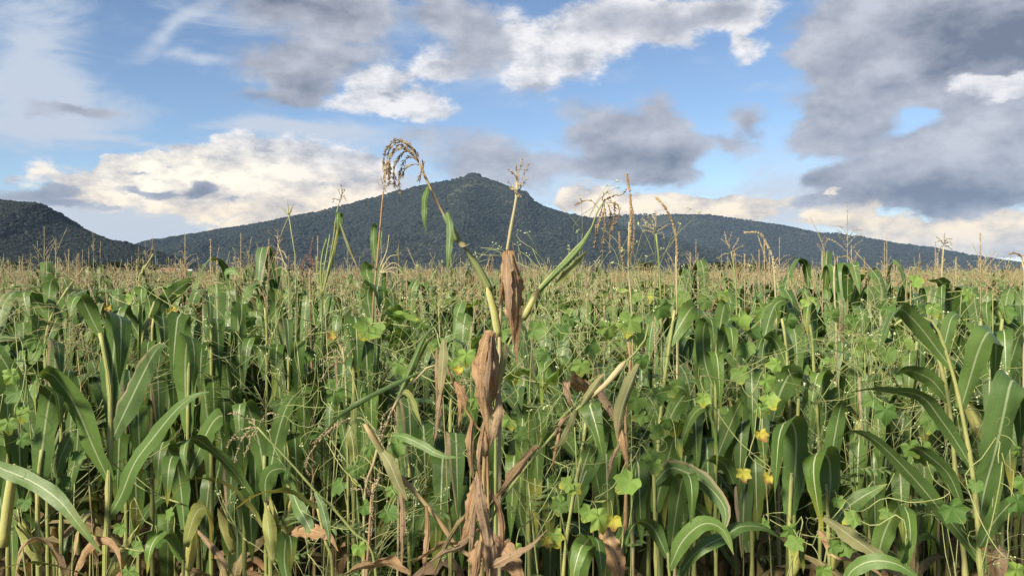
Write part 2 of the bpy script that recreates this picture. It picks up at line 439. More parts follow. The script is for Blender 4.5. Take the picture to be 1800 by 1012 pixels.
def ribbon(mb, pts, width, W0, twist=0.0, fold=.25, wave=.12, prof=leafprof, n=None, across=4, seed=0, curl=0.0, corr=0.0, ragged=0.0):
    """a leaf blade of half width width/2 along pts; W0 = direction across the blade at its foot"""
    n = n or 14
    P = catmull(pts, n)
    rr = random.Random(seed * 31 + 5)
    ph1, ph2 = rr.random() * 6.28, rr.random() * 6.28
    W = Vector(W0); v = []; uv = []
    for i in range(n):
        T = (P[min(i + 1, n - 1)] - P[max(i - 1, 0)]).normalized()
        W = W - T * W.dot(T)
        if W.length < 1e-5: W = T.orthogonal()
        W.normalize()
        s = i / (n - 1)
        Wt = Matrix.Rotation(twist * s, 3, T) @ W
        N = Wt.cross(T)
        w = width * .5 * prof(s)
        rag = [1 + ragged * rr.uniform(-1, .6), 1 + ragged * rr.uniform(-1, .6)]
        fo = fold * (1 - .55 * s) + curl * s
        for k in range(across + 1):
            u = -1 + 2 * k / across
            au = abs(u)
            off = wave * w * au * au * (math.sin(s * 15 + (ph1 if u < 0 else ph2)) + .5 * math.sin(s * 37 + ph2 * u)) * (1 if s > .1 else s * 10)
            if corr: off += corr * w * (math.sin(u * 9 + ph1 + 2.5 * math.sin(s * 5 + ph2)) + .7 * math.sin(u * 17 + s * 4 + ph2))
            e = (rag[0] if u < 0 else rag[1]) if au > .9 else 1
            p = P[i] + Wt * (u * w * e * math.cos(fo * au)) + N * (au * w * math.sin(fo) + off)
            v.append(p); uv.append((k / across, s))
    f = []
    m = across + 1
    for i in range(n - 1):
        for k in range(across):
            f.append((i * m + k, i * m + k + 1, (i + 1) * m + k + 1, (i + 1) * m + k))
    mb.add(v, f, uv)

def tube(mb, pts, r0, r1=None, sides=6, n=None, nodes=0, bulge=.35, prof=None):
    r1 = r0 if r1 is None else r1
    n = n or max(3, len(pts) * 3)
    P = catmull(pts, n)
    ref = None; v = []; uv = []
    for i in range(n):
        T = (P[min(i + 1, n - 1)] - P[max(i - 1, 0)]).normalized()
        if ref is None: ref = T.orthogonal()
        ref = (ref - T * ref.dot(T)).normalized()
        B = T.cross(ref)
        s = i / (n - 1)
        r = r0 + (r1 - r0) * s
        if prof: r *= prof(s)
        if nodes and i % nodes == 0 and 0 < i < n - 1: r *= 1 + bulge
        for k in range(sides):
            a = 2 * math.pi * k / sides
            v.append(P[i] + (ref * math.cos(a) + B * math.sin(a)) * r); uv.append((k / sides, s))
    f = []
    for i in range(n - 1):
        for k in range(sides):
            f.append((i * sides + k, i * sides + (k + 1) % sides, (i + 1) * sides + (k + 1) % sides, (i + 1) * sides + k))
    f.append(tuple(range(sides - 1, -1, -1)))
    f.append(tuple((n - 1) * sides + k for k in range(sides)))
    mb.add(v, f, uv)

def grainlet(mb, p, d, L, w):
    """one spikelet: a slim pointed bead"""
    d = d.normalized(); a = d.orthogonal().normalized(); b = d.cross(a)
    c = p + d * (L * .45)
    v = [p, c + a * w, c + b * w, c - a * w, c - b * w, p + d * L]
    mb.add(v, [(0, 2, 1), (0, 3, 2), (0, 4, 3), (0, 1, 4), (5, 1, 2), (5, 2, 3), (5, 3, 4), (5, 4, 1)])

def tassel_branch(mb, pts, rng, r=.0011, step=.008, gl=.011, gw=.0016, start=.12, spread=.55, rows=2):
    P = catmull(pts, 24)
    tube(mb, pts, r, r * .6, 4, max(5, len(pts) * 2))
    L = sum((P[i + 1] - P[i]).length for i in range(23))
    k = int(L / step)
    pts = [Vector(q) for q in pts]
    for i in range(k):
        if rng.random() < .12: continue
        s = start + (1 - start) * i / max(1, k - 1)
        x = min(s * 23, 22.999); j = int(x)
        p = P[j].lerp(P[j + 1], x - j); T = (P[j + 1] - P[j]).normalized()
        o = T.orthogonal().normalized(); o.rotate(Matrix.Rotation(rng.random() * 6.28, 3, T))
        for q in range(rows):
            oo = o.copy(); oo.rotate(Matrix.Rotation(6.28 * q / rows + rng.uniform(-.4, .4), 3, T))
            grainlet(mb, p, T + oo * spread * rng.uniform(.5, 1.3), gl * rng.uniform(.7, 1.2), gw)

# ------------------------------------------------------------------ object tools
def obj(name, mesh, parent=None, loc=None):
    o = bpy.data.objects.new(name, mesh); COL.objects.link(o)
    if parent is not None: o.parent = parent
    if loc is not None: o.location = loc
    return o
def tag(o, label, cat, group=None):
    o['label'] = label; o['category'] = cat
    if group: o['group'] = group
    return o
def thing(name, label, cat, loc, group=None, rz=0, sc=1):
    o = bpy.data.objects.new(name, None); COL.objects.link(o)
    o.empty_display_size = .1
    o.location = loc; o.rotation_euler = (0, 0, rz); o.scale = (sc, sc, sc)
    return tag(o, label, cat, group)
def structure(name, mesh):
    o = obj(name, mesh); o['kind'] = 'structure'; return o
def stuff(o, label=None):
    o['kind'] = 'stuff'
    if label: o['label'] = label
    return o
def at(px, py, d):
    return Vector(((px - 900) / F * d, d, CAMZ - (py - HZ) / F * d))

# ------------------------------------------------------------------ ground
def ground_z(x, y):
    k = min(1, max(0, (y - 160) / 700)); k = k * k * (3 - 2 * k)
    return -.5 * k
def build_ground():
    mb = MB()
    xs = [-9000, -5000, -2500, -1200, -600, -300, -150, -60, -20, 0, 20, 60, 150, 300, 600, 1200, 2500, 5000, 9000]
    ys = [-3000, -800, -200, -60, -20, 0, 20, 60, 120, 160, 200, 260, 330, 420, 520, 620, 720, 860, 1200, 2000, 3500, 6000, 12000]
    v = [(x, y, ground_z(x, y)) for y in ys for x in xs]
    m = len(xs)
    f = [(j * m + i, j * m + i + 1, (j + 1) * m + i + 1, (j + 1) * m + i) for j in range(len(ys) - 1) for i in range(m - 1)]
    mb.add(v, f)
    return structure('ground', mb.mesh('ground', M['soil']))
build_ground()

# ------------------------------------------------------------------ hills
def interp(tab, x):
    if x <= tab[0][0]: return tab[0][1]
    for (a, ya), (b, yb) in zip(tab, tab[1:]):
        if x <= b:
            t = (x - a) / (b - a)
            return ya + (yb - ya) * t
    return tab[-1][1]
def fb(x, y, z, o=5):
    return mnoise.fractal(Vector((x, y, z)), 1.0, 2.0, o)
def make_hill(name, ridge_px, yr, y_front, y_back, xr, nx, ny, rough, seed, bend=1.25):
    tab = [((px - 900) / F * yr, (HZ - py) / F * yr + CAMZ) for px, py in ridge_px]
    def height(x, y):
        # spurs and gullies running down from the ridge
        wob = 90 * fb(x * .0022 + seed, y * .0012, 1.7, 3)
        yy = y + wob * min(1, abs(y - yr) / 300)
        if yy <= yr: t = (yy - y_front) / (yr - y_front)
        else: t = (y_back - yy) / (y_back - yr)
        t = min(1, max(0, t))
        h = interp(tab, x)
        base = -9.0
        fall = 1 - t
        g = rough * (fb(x * .004 + seed, y * .0022, 3.1, 5)) * min(1, fall * 2.2) * min(1, t * 3) * max(0.2, min(1, h / 150))
        small = 3.0 * fb(x * .02 + seed, y * .02, .3, 3)
        return base + (h - base) * t ** bend + g + small * t
    mb = MB(); x0, x1 = xr
    v = []
    for j in range(ny):
        y = y_front + (y_back - y_front) * j / (ny - 1)
        for i in range(nx):
            x = x0 + (x1 - x0) * i / (nx - 1)
            v.append((x, y, height(x, y)))
    f = [(j * nx + i, j * nx + i + 1, (j + 1) * nx + i + 1, (j + 1) * nx + i) for j in range(ny - 1) for i in range(nx - 1)]
    mb.add(v, f)
    o = structure(name, mb.mesh(name, M['hill']))
    return height

MAIN = [(-700, 500), (-200, 480), (120, 462), (235, 431), (300, 421), (380, 405), (480, 388), (560, 372), (640, 352), (700, 335), (760, 323), (800, 315), (818, 310), (829, 304), (838, 304), (850, 312),
        (870, 319), (905, 332), (926, 339), (940, 354), (955, 363), (1000, 377), (1060, 390), (1140, 410), (1260, 440), (1400, 468), (1600, 490), (2200, 500)]
RIGHT = [(500, 490), (760, 440), (900, 402), (1000, 386), (1070, 381), (1130, 376), (1190, 377), (1250, 378), (1300, 385), (1345, 392), (1400, 401), (1440, 410), (1475, 409),
         (1520, 417), (1580, 428), (1640, 436), (1700, 447), (1780, 461), (1850, 470), (2000, 482), (2600, 495)]
LEFT = [(-900, 330), (-500, 345), (-200, 352), (-60, 356), (0, 354), (40, 355), (68, 358), (88, 372), (105, 390), (140, 405), (180, 420), (230, 433), (290, 452), (330, 470), (400, 492), (600, 500)]
h_right = make_hill('ridge_hill', RIGHT, 4300, 3200, 5600, (-1600, 5200), 150, 70, 40, 4.2, 1.6)
h_main = make_hill('main_hill', MAIN, 2900, 1900, 4000, (-3200, 2800), 400, 100, 60, 1.3)
h_left = make_hill('near_hill', LEFT, 1150, 760, 1700, (-1500, -330), 110, 80, 22, 7.7)

# tree crowns on the slopes: one far wood per hill
def blob_mesh(name, seed, mat, sub=2, rough=.35):
    import bmesh
    bm = bmesh.new(); bmesh.ops.create_icosphere(bm, subdivisions=sub, radius=1)
    for v in bm.verts:
        n = mnoise.noise(v.co * 1.9 + Vector((seed * 3.1, 0, 0))) * rough + mnoise.noise(v.co * 4.3 + Vector((0, seed, 0))) * rough * .6
        v.co *= 1 + n
        v.co.z = v.co.z * .75 + .35
    me = bpy.data.meshes.new(name); bm.to_mesh(me); bm.free()
    me.polygons.foreach_set('use_smooth', [False] * len(me.polygons))
    me.materials.append(mat)
    return me
def instancer(name, points, sources, label):
    """one object that carries many copies of the source meshes at the given points (x,y,z,rot,sx,sz,index)"""
    c = bpy.data.collections.new(name + '_sources')
    for i, me in enumerate(sources):
        o = bpy.data.objects.new('%s_source_%02d' % (name, i), me); c.objects.link(o)
    me = bpy.data.meshes.new(name)
    me.from_pydata([p[:3] for p in points], [], [])
    a = me.attributes.new('turn', 'FLOAT_VECTOR', 'POINT'); fl = []
    for p in points: fl += [p[7] if len(p) > 7 else 0, p[8] if len(p) > 8 else 0, p[3]]
    a.data.foreach_set('vector', fl)
    a = me.attributes.new('size', 'FLOAT_VECTOR', 'POINT'); fl = []
    for p in points: fl += [p[4], p[4], p[5]]
    a.data.foreach_set('vector', fl)
    a = me.attributes.new('pick', 'INT', 'POINT'); a.data.foreach_set('value', [p[6] for p in points])
    o = obj(name, me); stuff(o, label)
    t = bpy.data.node_groups.new(name + '_nodes', 'GeometryNodeTree')
    t.interface.new_socket('Geometry', in_out='INPUT', socket_type='NodeSocketGeometry')
    t.interface.new_socket('Geometry', in_out='OUTPUT', socket_type='NodeSocketGeometry')
    N = t.nodes; L = t.links
    gi = N.new('NodeGroupInput'); go = N.new('NodeGroupOutput')
    ci = N.new('GeometryNodeCollectionInfo'); ci.inputs['Collection'].default_value = c
    ci.inputs['Separate Children'].default_value = True; ci.inputs['Reset Children'].default_value = True
    ip = N.new('GeometryNodeInstanceOnPoints')
    ip.inputs['Pick Instance'].default_value = True
    def attr(nm, typ):
        n = N.new('GeometryNodeInputNamedAttribute'); n.data_type = typ; n.inputs['Name'].default_value = nm
        return n.outputs['Attribute']
    e2r = N.new('FunctionNodeEulerToRotation')
    L.new(attr('turn', 'FLOAT_VECTOR'), e2r.inputs[0])
    L.new(gi.outputs[0], ip.inputs['Points']); L.new(ci.outputs[0], ip.inputs['Instance'])
    L.new(e2r.outputs[0], ip.inputs['Rotation']); L.new(attr('size', 'FLOAT_VECTOR'), ip.inputs['Scale'])
    L.new(attr('pick', 'INT'), ip.inputs['Instance Index'])
    L.new(ip.outputs[0], go.inputs[0])
    md = o.modifiers.new('scatter', 'NODES'); md.node_group = t
    return o
crowns = [blob_mesh('crown_shape', i, M['crown']) for i in range(6)]
def forest(name, label, height, xr, yr, count, size, seed):
    rg = random.Random(seed); pts = []
    while len(pts) < count:
        x = rg.uniform(*xr); y = rg.uniform(*yr)
        if abs(x) > .72 * y + 60: continue
        z = height(x, y)
        if z < -6: continue
        den = fb(x * .008, y * .008, seed, 3)
        den = .6 * den + .8 * fb(x * .0022, y * .0022, seed + 3, 3)
        if rg.random() > .62 + .8 * den: continue
        s = size * rg.uniform(.5, 1.15) * (1 + .25 * den)
        if rg.random() < .03: s *= 1.4
        pts.append((x, y, z - s * .15, rg.random() * 6.28, s, s * rg.uniform(.7, 1.1), rg.randrange(6)))
    return instancer(name, pts, crowns, label)
forest('ridge_wood', 'dark scrub wood covering the far right ridge', h_right, (-1000, 3400), (3250, 4420), 60000, 6.6, 11)
forest('mountain_wood', 'dark scrub wood covering the peaked mountain', h_main, (-2300, 1900), (1920, 3000), 95000, 5.0, 12)
forest('hill_wood', 'dark wood covering the nearer hill at left', h_left, (-900, -335), (770, 1230), 30000, 2.9, 13)

# ------------------------------------------------------------------ far trees and the village
def far_tree(x, y, w, h, label, mat=None, group=None):
    z0 = ground_z(x, y)
    t = thing('field_tree', label, 'tree', (x, y, z0), group)
    rg = random.Random(int(x * 7 + y))
    mb = MB()
    tube(mb, [(0, 0, -.3), (.1, 0, h * .25), (.2, .1, h * .6)], .22 * h / 6, .08 * h / 6, 7)
    for k in range(5):
        a = rg.random() * 6.28
        tube(mb, [(.05, 0, h * rg.uniform(.2, .4)), (math.cos(a) * w * .2, math.sin(a) * w * .2, h * .55), (math.cos(a) * w * .38, math.sin(a) * w * .38, h * .75)], .07 * h / 6, .02, 5)
    obj('trunk', mb.mesh('trunk', M['bark']), t)
    mb = MB(); n = 1500
    for i in range(n):
        # leaf clumps gathered round a few limb ends
        k = i % 14; rk = random.Random(k + int(x))
        a = rk.random() * 6.28; r = rk.random() ** .5 * w * .38; zc = h * (.42 + .42 * rk.random() * (1 - r / w))
        c = Vector((math.cos(a) * r, math.sin(a) * r, zc))
        d = Vector((rg.gauss(0, 1), rg.gauss(0, 1), rg.gauss(0, .8))).normalized() * rg.uniform(.6, 1) * w * .19
        p = c + d
        q = Vector((rg.gauss(0, 1), rg.gauss(0, 1), rg.gauss(0, 1))).normalized(); s = q.orthogonal().normalized() * w * .045; u = q.cross(s)
        mb.add([p - s, p + u * .6, p + s, p - u * .6], [(0, 1, 2, 3)])
    obj('crown', mb.mesh('crown', mat or M['treeleaf'], smooth=False), t)
    return t
def px_x(px, y): return (px - 900) / F * y
for px, y, w, h, lab in [(1136, 235, 7.5, 5.2, 'round dark tree rising over the tassels right of the tall spikes'),
        (1205, 330, 9, 5.4, 'low dull green tree at the left end of the tree belt'), (1232, 345, 10, 6.0, 'bushy dull green tree second in the belt beyond the field'),
        (1262, 330, 9, 6.2, 'wide dull green tree in the middle of the tree belt'), (1292, 350, 10, 5.8, 'dull green tree below the arched tassels'),
        (1322, 340, 9, 5.4, 'dull green tree fifth along the belt beyond the field'), (1352, 350, 10, 4.8, 'lowest dull green tree at the right end of the belt'),
        (20, 330, 11, 6.0, 'olive green tree at the far left edge of the field'), (95, 350, 12, 5.5, 'olive green tree second along the left field edge'),
        (165, 340, 12, 5.6, 'olive green tree under the near hill slope'), (215, 320, 11, 6.0, 'broad olive green tree under the foot of the near hill'),
        (255, 330, 10, 5.6, 'olive green tree just left of the village')]:
    far_tree(px_x(px, y), y, w, h, lab, group='trees beyond the field')

def house(px, y, w, dp, h, wall, roofm, gable, label, rz=.1):
    x = px_x(px, y); z0 = ground_z(x, y) - .2
    t = thing('village_house', label, 'house', (x, y, z0), 'village houses below the hills', rz)
    def box(x0, x1, y0, y1, zz0, zz1):
        mb = MB()
        mb.add([(x0, y0, zz0), (x1, y0, zz0), (x1, y1, zz0), (x0, y1, zz0), (x0, y0, zz1), (x1, y0, zz1), (x1, y1, zz1), (x0, y1, zz1)],
               [(0, 3, 2, 1), (4, 5, 6, 7), (0, 1, 5, 4), (1, 2, 6, 5), (2, 3, 7, 6), (3, 0, 4, 7)])
        return mb
    obj('wall', box(-w / 2, w / 2, -dp / 2, dp / 2, 0, h).mesh('wall', wall, smooth=False), t)
    if gable:
        mb = MB(); e = .5; r = h + w * .16
        mb.add([(-w / 2 - e, -dp / 2 - e, h - .1), (w / 2 + e, -dp / 2 - e, h - .1), (w / 2 + e, dp / 2 + e, h - .1), (-w / 2 - e, dp / 2 + e, h - .1), (-w / 2 - e, 0, r), (w / 2 + e, 0, r)],
               [(0, 1, 5, 4), (2, 3, 4, 5), (1, 2, 5), (3, 0, 4), (3, 2, 1, 0)])
        obj('roof', mb.mesh('roof', roofm, smooth=False), t)
    else:
        obj('roof', box(-w / 2 - .3, w / 2 + .3, -dp / 2 - .3, dp / 2 + .3, h + .005, h + .5).mesh('roof', roofm, smooth=False), t)
    n = max(2, int(w / 3))
    wm = None
    for fl in range(int(h // 2.8)):
        for i in range(n):
            if wm is None: wm = box(-.6, .6, -.06, .06, 0, 1.3).mesh('window', M['glass'], smooth=False)
            o = obj('window', wm, t, (-w / 2 + w * (i + .5) / n, -dp / 2 - .04, 1.0 + fl * 2.9))
for a in [(281, 900, 6, 8, 4.6, M['whitewash'], M['tileroof'], True, 'small white house with clay roof, leftmost of the village'),
          (291, 915, 9, 8, 5.6, M['brick_paint'], M['tileroof'], True, 'low red brick house under a clay roof beside the leftmost house'),
          (302, 890, 7, 8, 6.0, M['brick_paint'], M['tileroof'], True, 'red house with gabled clay roof in the middle of the village'),
          (309, 940, 6, 8, 6.4, M['brick_paint'], M['tileroof'], False, 'tall flat red house at the right of the red roofs'),
          (317, 900, 6, 8, 5.6, M['whitewash'], M['whitewash'], False, 'bright white flat roofed house next to the red houses'),
          (324, 920, 5, 8, 4.2, M['whitewash'], M['whitewash'], False, 'low white house right of the bright white one'),
          (332, 960, 8, 8, 4.4, M['whitewash'], M['whitewash'], True, 'pale house alone at the right end of the village')]:
    house(*a)

# ------------------------------------------------------------------ maize: shared leaf shapes
def leaf_shape(L, W, e0, e1, sb, sharp, seed, twist=0, side=0, prof=leafprof, mat='leaf', n=13, wave=.16, fold=.2):
    """blade in its own frame: foot at the origin, growing out along +X, arching over at sb of its length"""
    pts = [Vector((0, 0, 0))]; N = 16
    for i in range(N):
        s = (i + .5) / N
        k = 1 / (1 + math.exp(-(s - sb) * sharp))
        e = R(e0 + (e1 - e0) * k)
        q = side * s
        pts.append(pts[-1] + Vector((math.cos(e) * math.cos(q), math.cos(e) * math.sin(q), math.sin(e))) * (L / N))
    mb = MB()
    ribbon(mb, pts[::2], W, (0, 1, 0), twist, fold, wave, prof, n, 4, seed, 0, .12 if mat in ('dry', 'litter', 'dry_pale') else 0, .05)
    return mb.mesh('leaf', M[mat])
GREEN = [leaf_shape(.72, .082, 74, -86, .42, 22, 1), leaf_shape(.80, .086, 78, -88, .50, 30, 2, .3), leaf_shape(.66, .080, 76, -86, .45, 26, 3, -.3, .2),
         leaf_shape(.76, .086, 74, -86, .48, 20, 4, .3, -.2), leaf_shape(.70, .080, 80, -88, .38, 34, 5, -.2), leaf_shape(.62, .074, 62, -40, .55, 9, 6, .2, .2),
         leaf_shape(.84, .088, 72, -82, .55, 18, 7, -.5), leaf_shape(.68, .076, 76, -86, .32, 26, 8, .3, -.2), leaf_shape(.60, .072, 60, -62, .5, 10, 9, .5, .4),
         leaf_shape(.74, .080, 70, -88, .46, 40, 10, .1, .1)]
BURNT = [leaf_shape(.72, .080, 68, -78, .48, 14, 21, .4, .2, mat='leaf_burnt'), leaf_shape(.66, .074, 60, -60, .5, 9, 22, -.5, mat='leaf_burnt')]
YEL = [leaf_shape(.58, .062, 55, -70, .4, 10, 31, .5, .3, mat='leaf_yellow'), leaf_shape(.52, .056, 48, -78, .45, 12, 32, -.6, mat='leaf_yellow'), leaf_shape(.50, .05, 60, -80, .35, 12, 33, .8, .2, mat='leaf_tan')]
DRY = [leaf_shape(.52, .058, 35, -86, .22, 16, 41, 1.4, .3, dryprof, 'dry', wave=.6, fold=.7), leaf_shape(.56, .050, 20, -84, .25, 12, 42, -1.8, -.3, dryprof, 'litter', wave=.7, fold=.8),
       leaf_shape(.48, .064, 40, -88, .3, 22, 43, .9, .2, dryprof, 'dry_pale', wave=.6, fold=.6), leaf_shape(.60, .055, 10, -70, .3, 9, 44, 2.2, .5, dryprof, 'litter', wave=.7, fold=.9)]

def stalk_mesh(pts, r0, r1, mat='stalk', dens=.035, name='stalk'):
    L = sum((Vector(pts[i + 1]) - Vector(pts[i])).length for i in range(len(pts) - 1))
    mb = MB()
    tube(mb, pts, r0, r1, 7, max(6, int(L / dens)), 4, .28)
    return mb.mesh(name, M[mat])
def tassel_mesh(H, nb, seed, spread=50, droop=.3, mat='tassel', gl=.011, step=.009, gw=.0017, rows=2, lean=(0, 0), blen=.17, foot=.10):
    rg = random.Random(seed); mb = MB()
    top = Vector((lean[0], lean[1], H))
    ax = [Vector((0, 0, 0)), Vector((lean[0] * .25, lean[1] * .25, H * .5)), top]
    tassel_branch(mb, ax, rg, .0022, step, gl, gw, foot / H + .1, .5, rows + 1)
    for i in range(nb):
        f = foot / H + (.62 - foot / H) * i / max(1, nb - 1) * .8
        p = ax[0].lerp(ax[1], min(1, f * 2)) if f < .5 else ax[1].lerp(ax[2], f * 2 - 1)
        a = rg.random() * 6.28 + i * 2.4
        L = blen * rg.uniform(.7, 1.15) * (1 - .35 * i / max(1, nb))
        el = R(90 - spread * rg.uniform(.7, 1.2))
        d = Vector((math.cos(a) * math.cos(el), math.sin(a) * math.cos(el), math.sin(el)))
        dr = droop * rg.uniform(.4, 1.5)
        p1 = p + d * L * .5 + Vector((0, 0, -dr * L * .15)); p2 = p + d * L * .95 + Vector((0, 0, -dr * L * .75))
        tassel_branch(mb, [p, p1, p2], rg, .0012, step, gl, gw, .1, .5, rows)
    return mb.mesh('tassel', M[mat])
TAS = [tassel_mesh(.36, 7, 1, 42, .5, step=.014, rows=2), tassel_mesh(.34, 4, 2, 26, .3, step=.013), tassel_mesh(.40, 9, 3, 58, .9, step=.015), tassel_mesh(.33, 2, 4, 20, .2, step=.010, gl=.013, gw=.0024),
       tassel_mesh(.30, 8, 5, 70, 1.4, 'tassel_brown', step=.013), tassel_mesh(.38, 5, 6, 35, .6, lean=(.10, .03), step=.013), tassel_mesh(.28, 10, 7, 62, 1.0, 'tassel_purple', step=.015)]

def ear_meshes(seed=0):
    mb = MB(); L = .235; n = 13; m = 12; v = []; uv = []
    for i in range(n):
        s = i / (n - 1)
        r = .026 * (math.sin(math.pi * min(1, .12 + s * .9)) ** .75) * (1 - .35 * s) + .002
        for k in range(m):
            a = 6.283 * k / m
            rr = r * (1 + .06 * math.sin(a * 3 + 1) + .03 * math.sin(a * 7))
            v.append((math.cos(a) * rr, math.sin(a) * rr, L * s)); uv.append((k / m, s))
    f = [(i * m + k, i * m + (k + 1) % m, (i + 1) * m + (k + 1) % m, (i + 1) * m + k) for i in range(n - 1) for k in range(m)] + [tuple(range(m - 1, -1, -1)), tuple((n - 1) * m + k for k in range(m))]
    mb.add(v, f, uv)
    body = mb.mesh('ear', M['husk'])
    hm = []
    for q in range(2):
        mb = MB(); a = q * 3.0 + .6; c, s_ = math.cos(a), math.sin(a)
        ribbon(mb, [(c * .012, s_ * .012, -.01), (c * .031, s_ * .031, .08), (c * .027, s_ * .027, .16), (c * .02, s_ * .02, .235 + .03 * q)], .062, (-s_, c, 0), .1, -.75, .15, broadprof, 9, 4, 60 + q)
        hm.append(mb.mesh('husk_blade', M['husk']))
    mb = MB(); rg = random.Random(5)
    for i in range(10):
        a = rg.random() * 6.28; d = Vector((math.cos(a) * .02, math.sin(a) * .02, rg.uniform(.0, .04)))
        tube(mb, [(0, 0, L - .01), Vector((0, 0, L + .015)) + d * .4, Vector((0, 0, L + .01)) + d], .0014, .0006, 3, 5)
    return body, hm, mb.mesh('silk', M['silk'])
EAR = ear_meshes()
def add_ear(parent, loc, az, tilt, sc=1.0):
    e = obj('ear', EAR[0], parent, loc)
    e.rotation_euler = (0, tilt, az); e.scale = (sc, sc, sc)
    for h in EAR[1]: obj('husk_blade', h, e)
    obj('silk', EAR[2], e)
    return e
def leaf_obj(parent, mesh, loc, az, sc=1.0, tilt=0.0):
    o = obj('leaf', mesh, parent, loc); o.rotation_euler = (0, tilt, az); o.scale = (sc, sc, sc)
    return o

# ------------------------------------------------------------------ procedural plants of the crowd
def make_variant(seed):
    rg = random.Random(seed)
    H = rg.uniform(1.30, 1.48)
    lx, ly = rg.gauss(0, .05), rg.gauss(0, .05)
    pts = [(0, 0, -.02), (lx * .15, ly * .15, H * .4), (lx * .5, ly * .5, H * .75), (lx, ly, H)]
    sm = stalk_mesh(pts, .0115, .005, 'sheath' if seed % 4 else 'stalk')
    P = catmull(pts, 60)
    lv = []; plane = math.pi / 2 + rg.gauss(0, .3)
    z = .28; i = 0
    while z < H - .06:
        p = P[min(59, int(z / H * 59))]
        az = plane + (math.pi if i % 2 else 0) + rg.gauss(0, .35)
        tl = rg.gauss(0, .12)
        if z < .50: me, sc = rg.choice(DRY + DRY + YEL[:2] + GREEN[:2]), rg.uniform(.95, 1.3)
        elif z < .72: me, sc = rg.choice(YEL[:2] + GREEN + GREEN), rg.uniform(.95, 1.15)
        else: me, sc = rg.choice(GREEN + GREEN + BURNT), rg.uniform(.98, 1.2)
        if z > 1.0: sc *= .80
        lv.append((me, tuple(p), az, sc, tl)); z += rg.uniform(.055, .075) if z < .7 else rg.uniform(.055, .08); i += 1
    # uppermost leaf springs from just under the tassel
    ears = []
    for k in range(rg.choice([0, 1, 1, 2])):
        z = rg.uniform(.72, .98); p = P[int(z / H * 59)]
        ears.append((tuple(p), plane + rg.gauss(0, .5) + (math.pi if k else 0), R(rg.uniform(18, 40)), rg.uniform(.85, 1.1)))
    ti = rg.choice([0, 1, 1, 2, 3, 3, 4, 5, 6, 1])
    return dict(stalk=sm, leaves=lv, ears=ears, tip=(lx, ly, H), tassel=ti, topped=rg.random() < .8)
VAR = [make_variant(100 + i) for i in range(22)]
def plant(x, y, v, rz, sc, label, group, shallow=False, tassel=True):
    t = thing('maize_plant', label, 'maize plant', (x, y, 0), group, rz, sc)
    obj('stalk', v['stalk'], t)
    for me, p, az, s, tl in v['leaves']: leaf_obj(t, me, p, az, s, tl)
    for p, az, tilt, s in v['ears']: add_ear(t, p, az, tilt, s)
    if tassel: obj('tassel', TAS[v['tassel']], t, v['tip'])
    return t
TNAME = ['spreading straw tassel', 'narrow upright straw tassel', 'wide drooping straw tassel', 'single thick straw spike', 'nodding brown tassel', 'leaning straw tassel', 'purplish drooping tassel']
ZNAME = ['left part', 'middle part', 'right part']
cells = []
y = 2.6
while y < 7.4:
    half = y * .68 + .3
    x = -half
    while x < half:
        cells.append((x + rnd.uniform(-.16, .16), y + rnd.uniform(-.14, .14)))
        x += .27 + .012 * y
    y += .30 + .024 * y
print('crowd plants', len([1 for x, y in cells if y > (2.75 if 560 < 900 + x / y * F < 1150 else 3.15)]))
for x, y in cells:
    px = 900 + x / y * F
    mid = 560 < px < 1150
    if not mid and y < 3.15: continue
    if mid and y < 2.75: continue
    sc = rnd.uniform(.94, 1.08)
    if mid: sc *= rnd.uniform(.86, .99)
    if y > 3.6 and rnd.random() < .18: sc *= rnd.uniform(1.08, 1.16)
    v = rnd.choice(VAR); face = rnd.choice([0, math.pi]) + rnd.gauss(0, .5) if rnd.random() < .8 else rnd.random() * 6.28
    nt = (mid and rnd.random() < .15) or (y < 4.2 and rnd.random() < .2)
    zi = 0 if px < 600 else (1 if px < 1200 else 2)
    lab = 'green maize plant with %s, inside the crop, %s' % (('no tassel' if nt else TNAME[v['tassel']]), ZNAME[zi])
    plant(x, y, v, face, sc, lab, 'maize plants inside the crop, %s' % (ZNAME[zi] + ', ' + ('no tassel' if nt else TNAME[v['tassel']])), tassel=not nt)

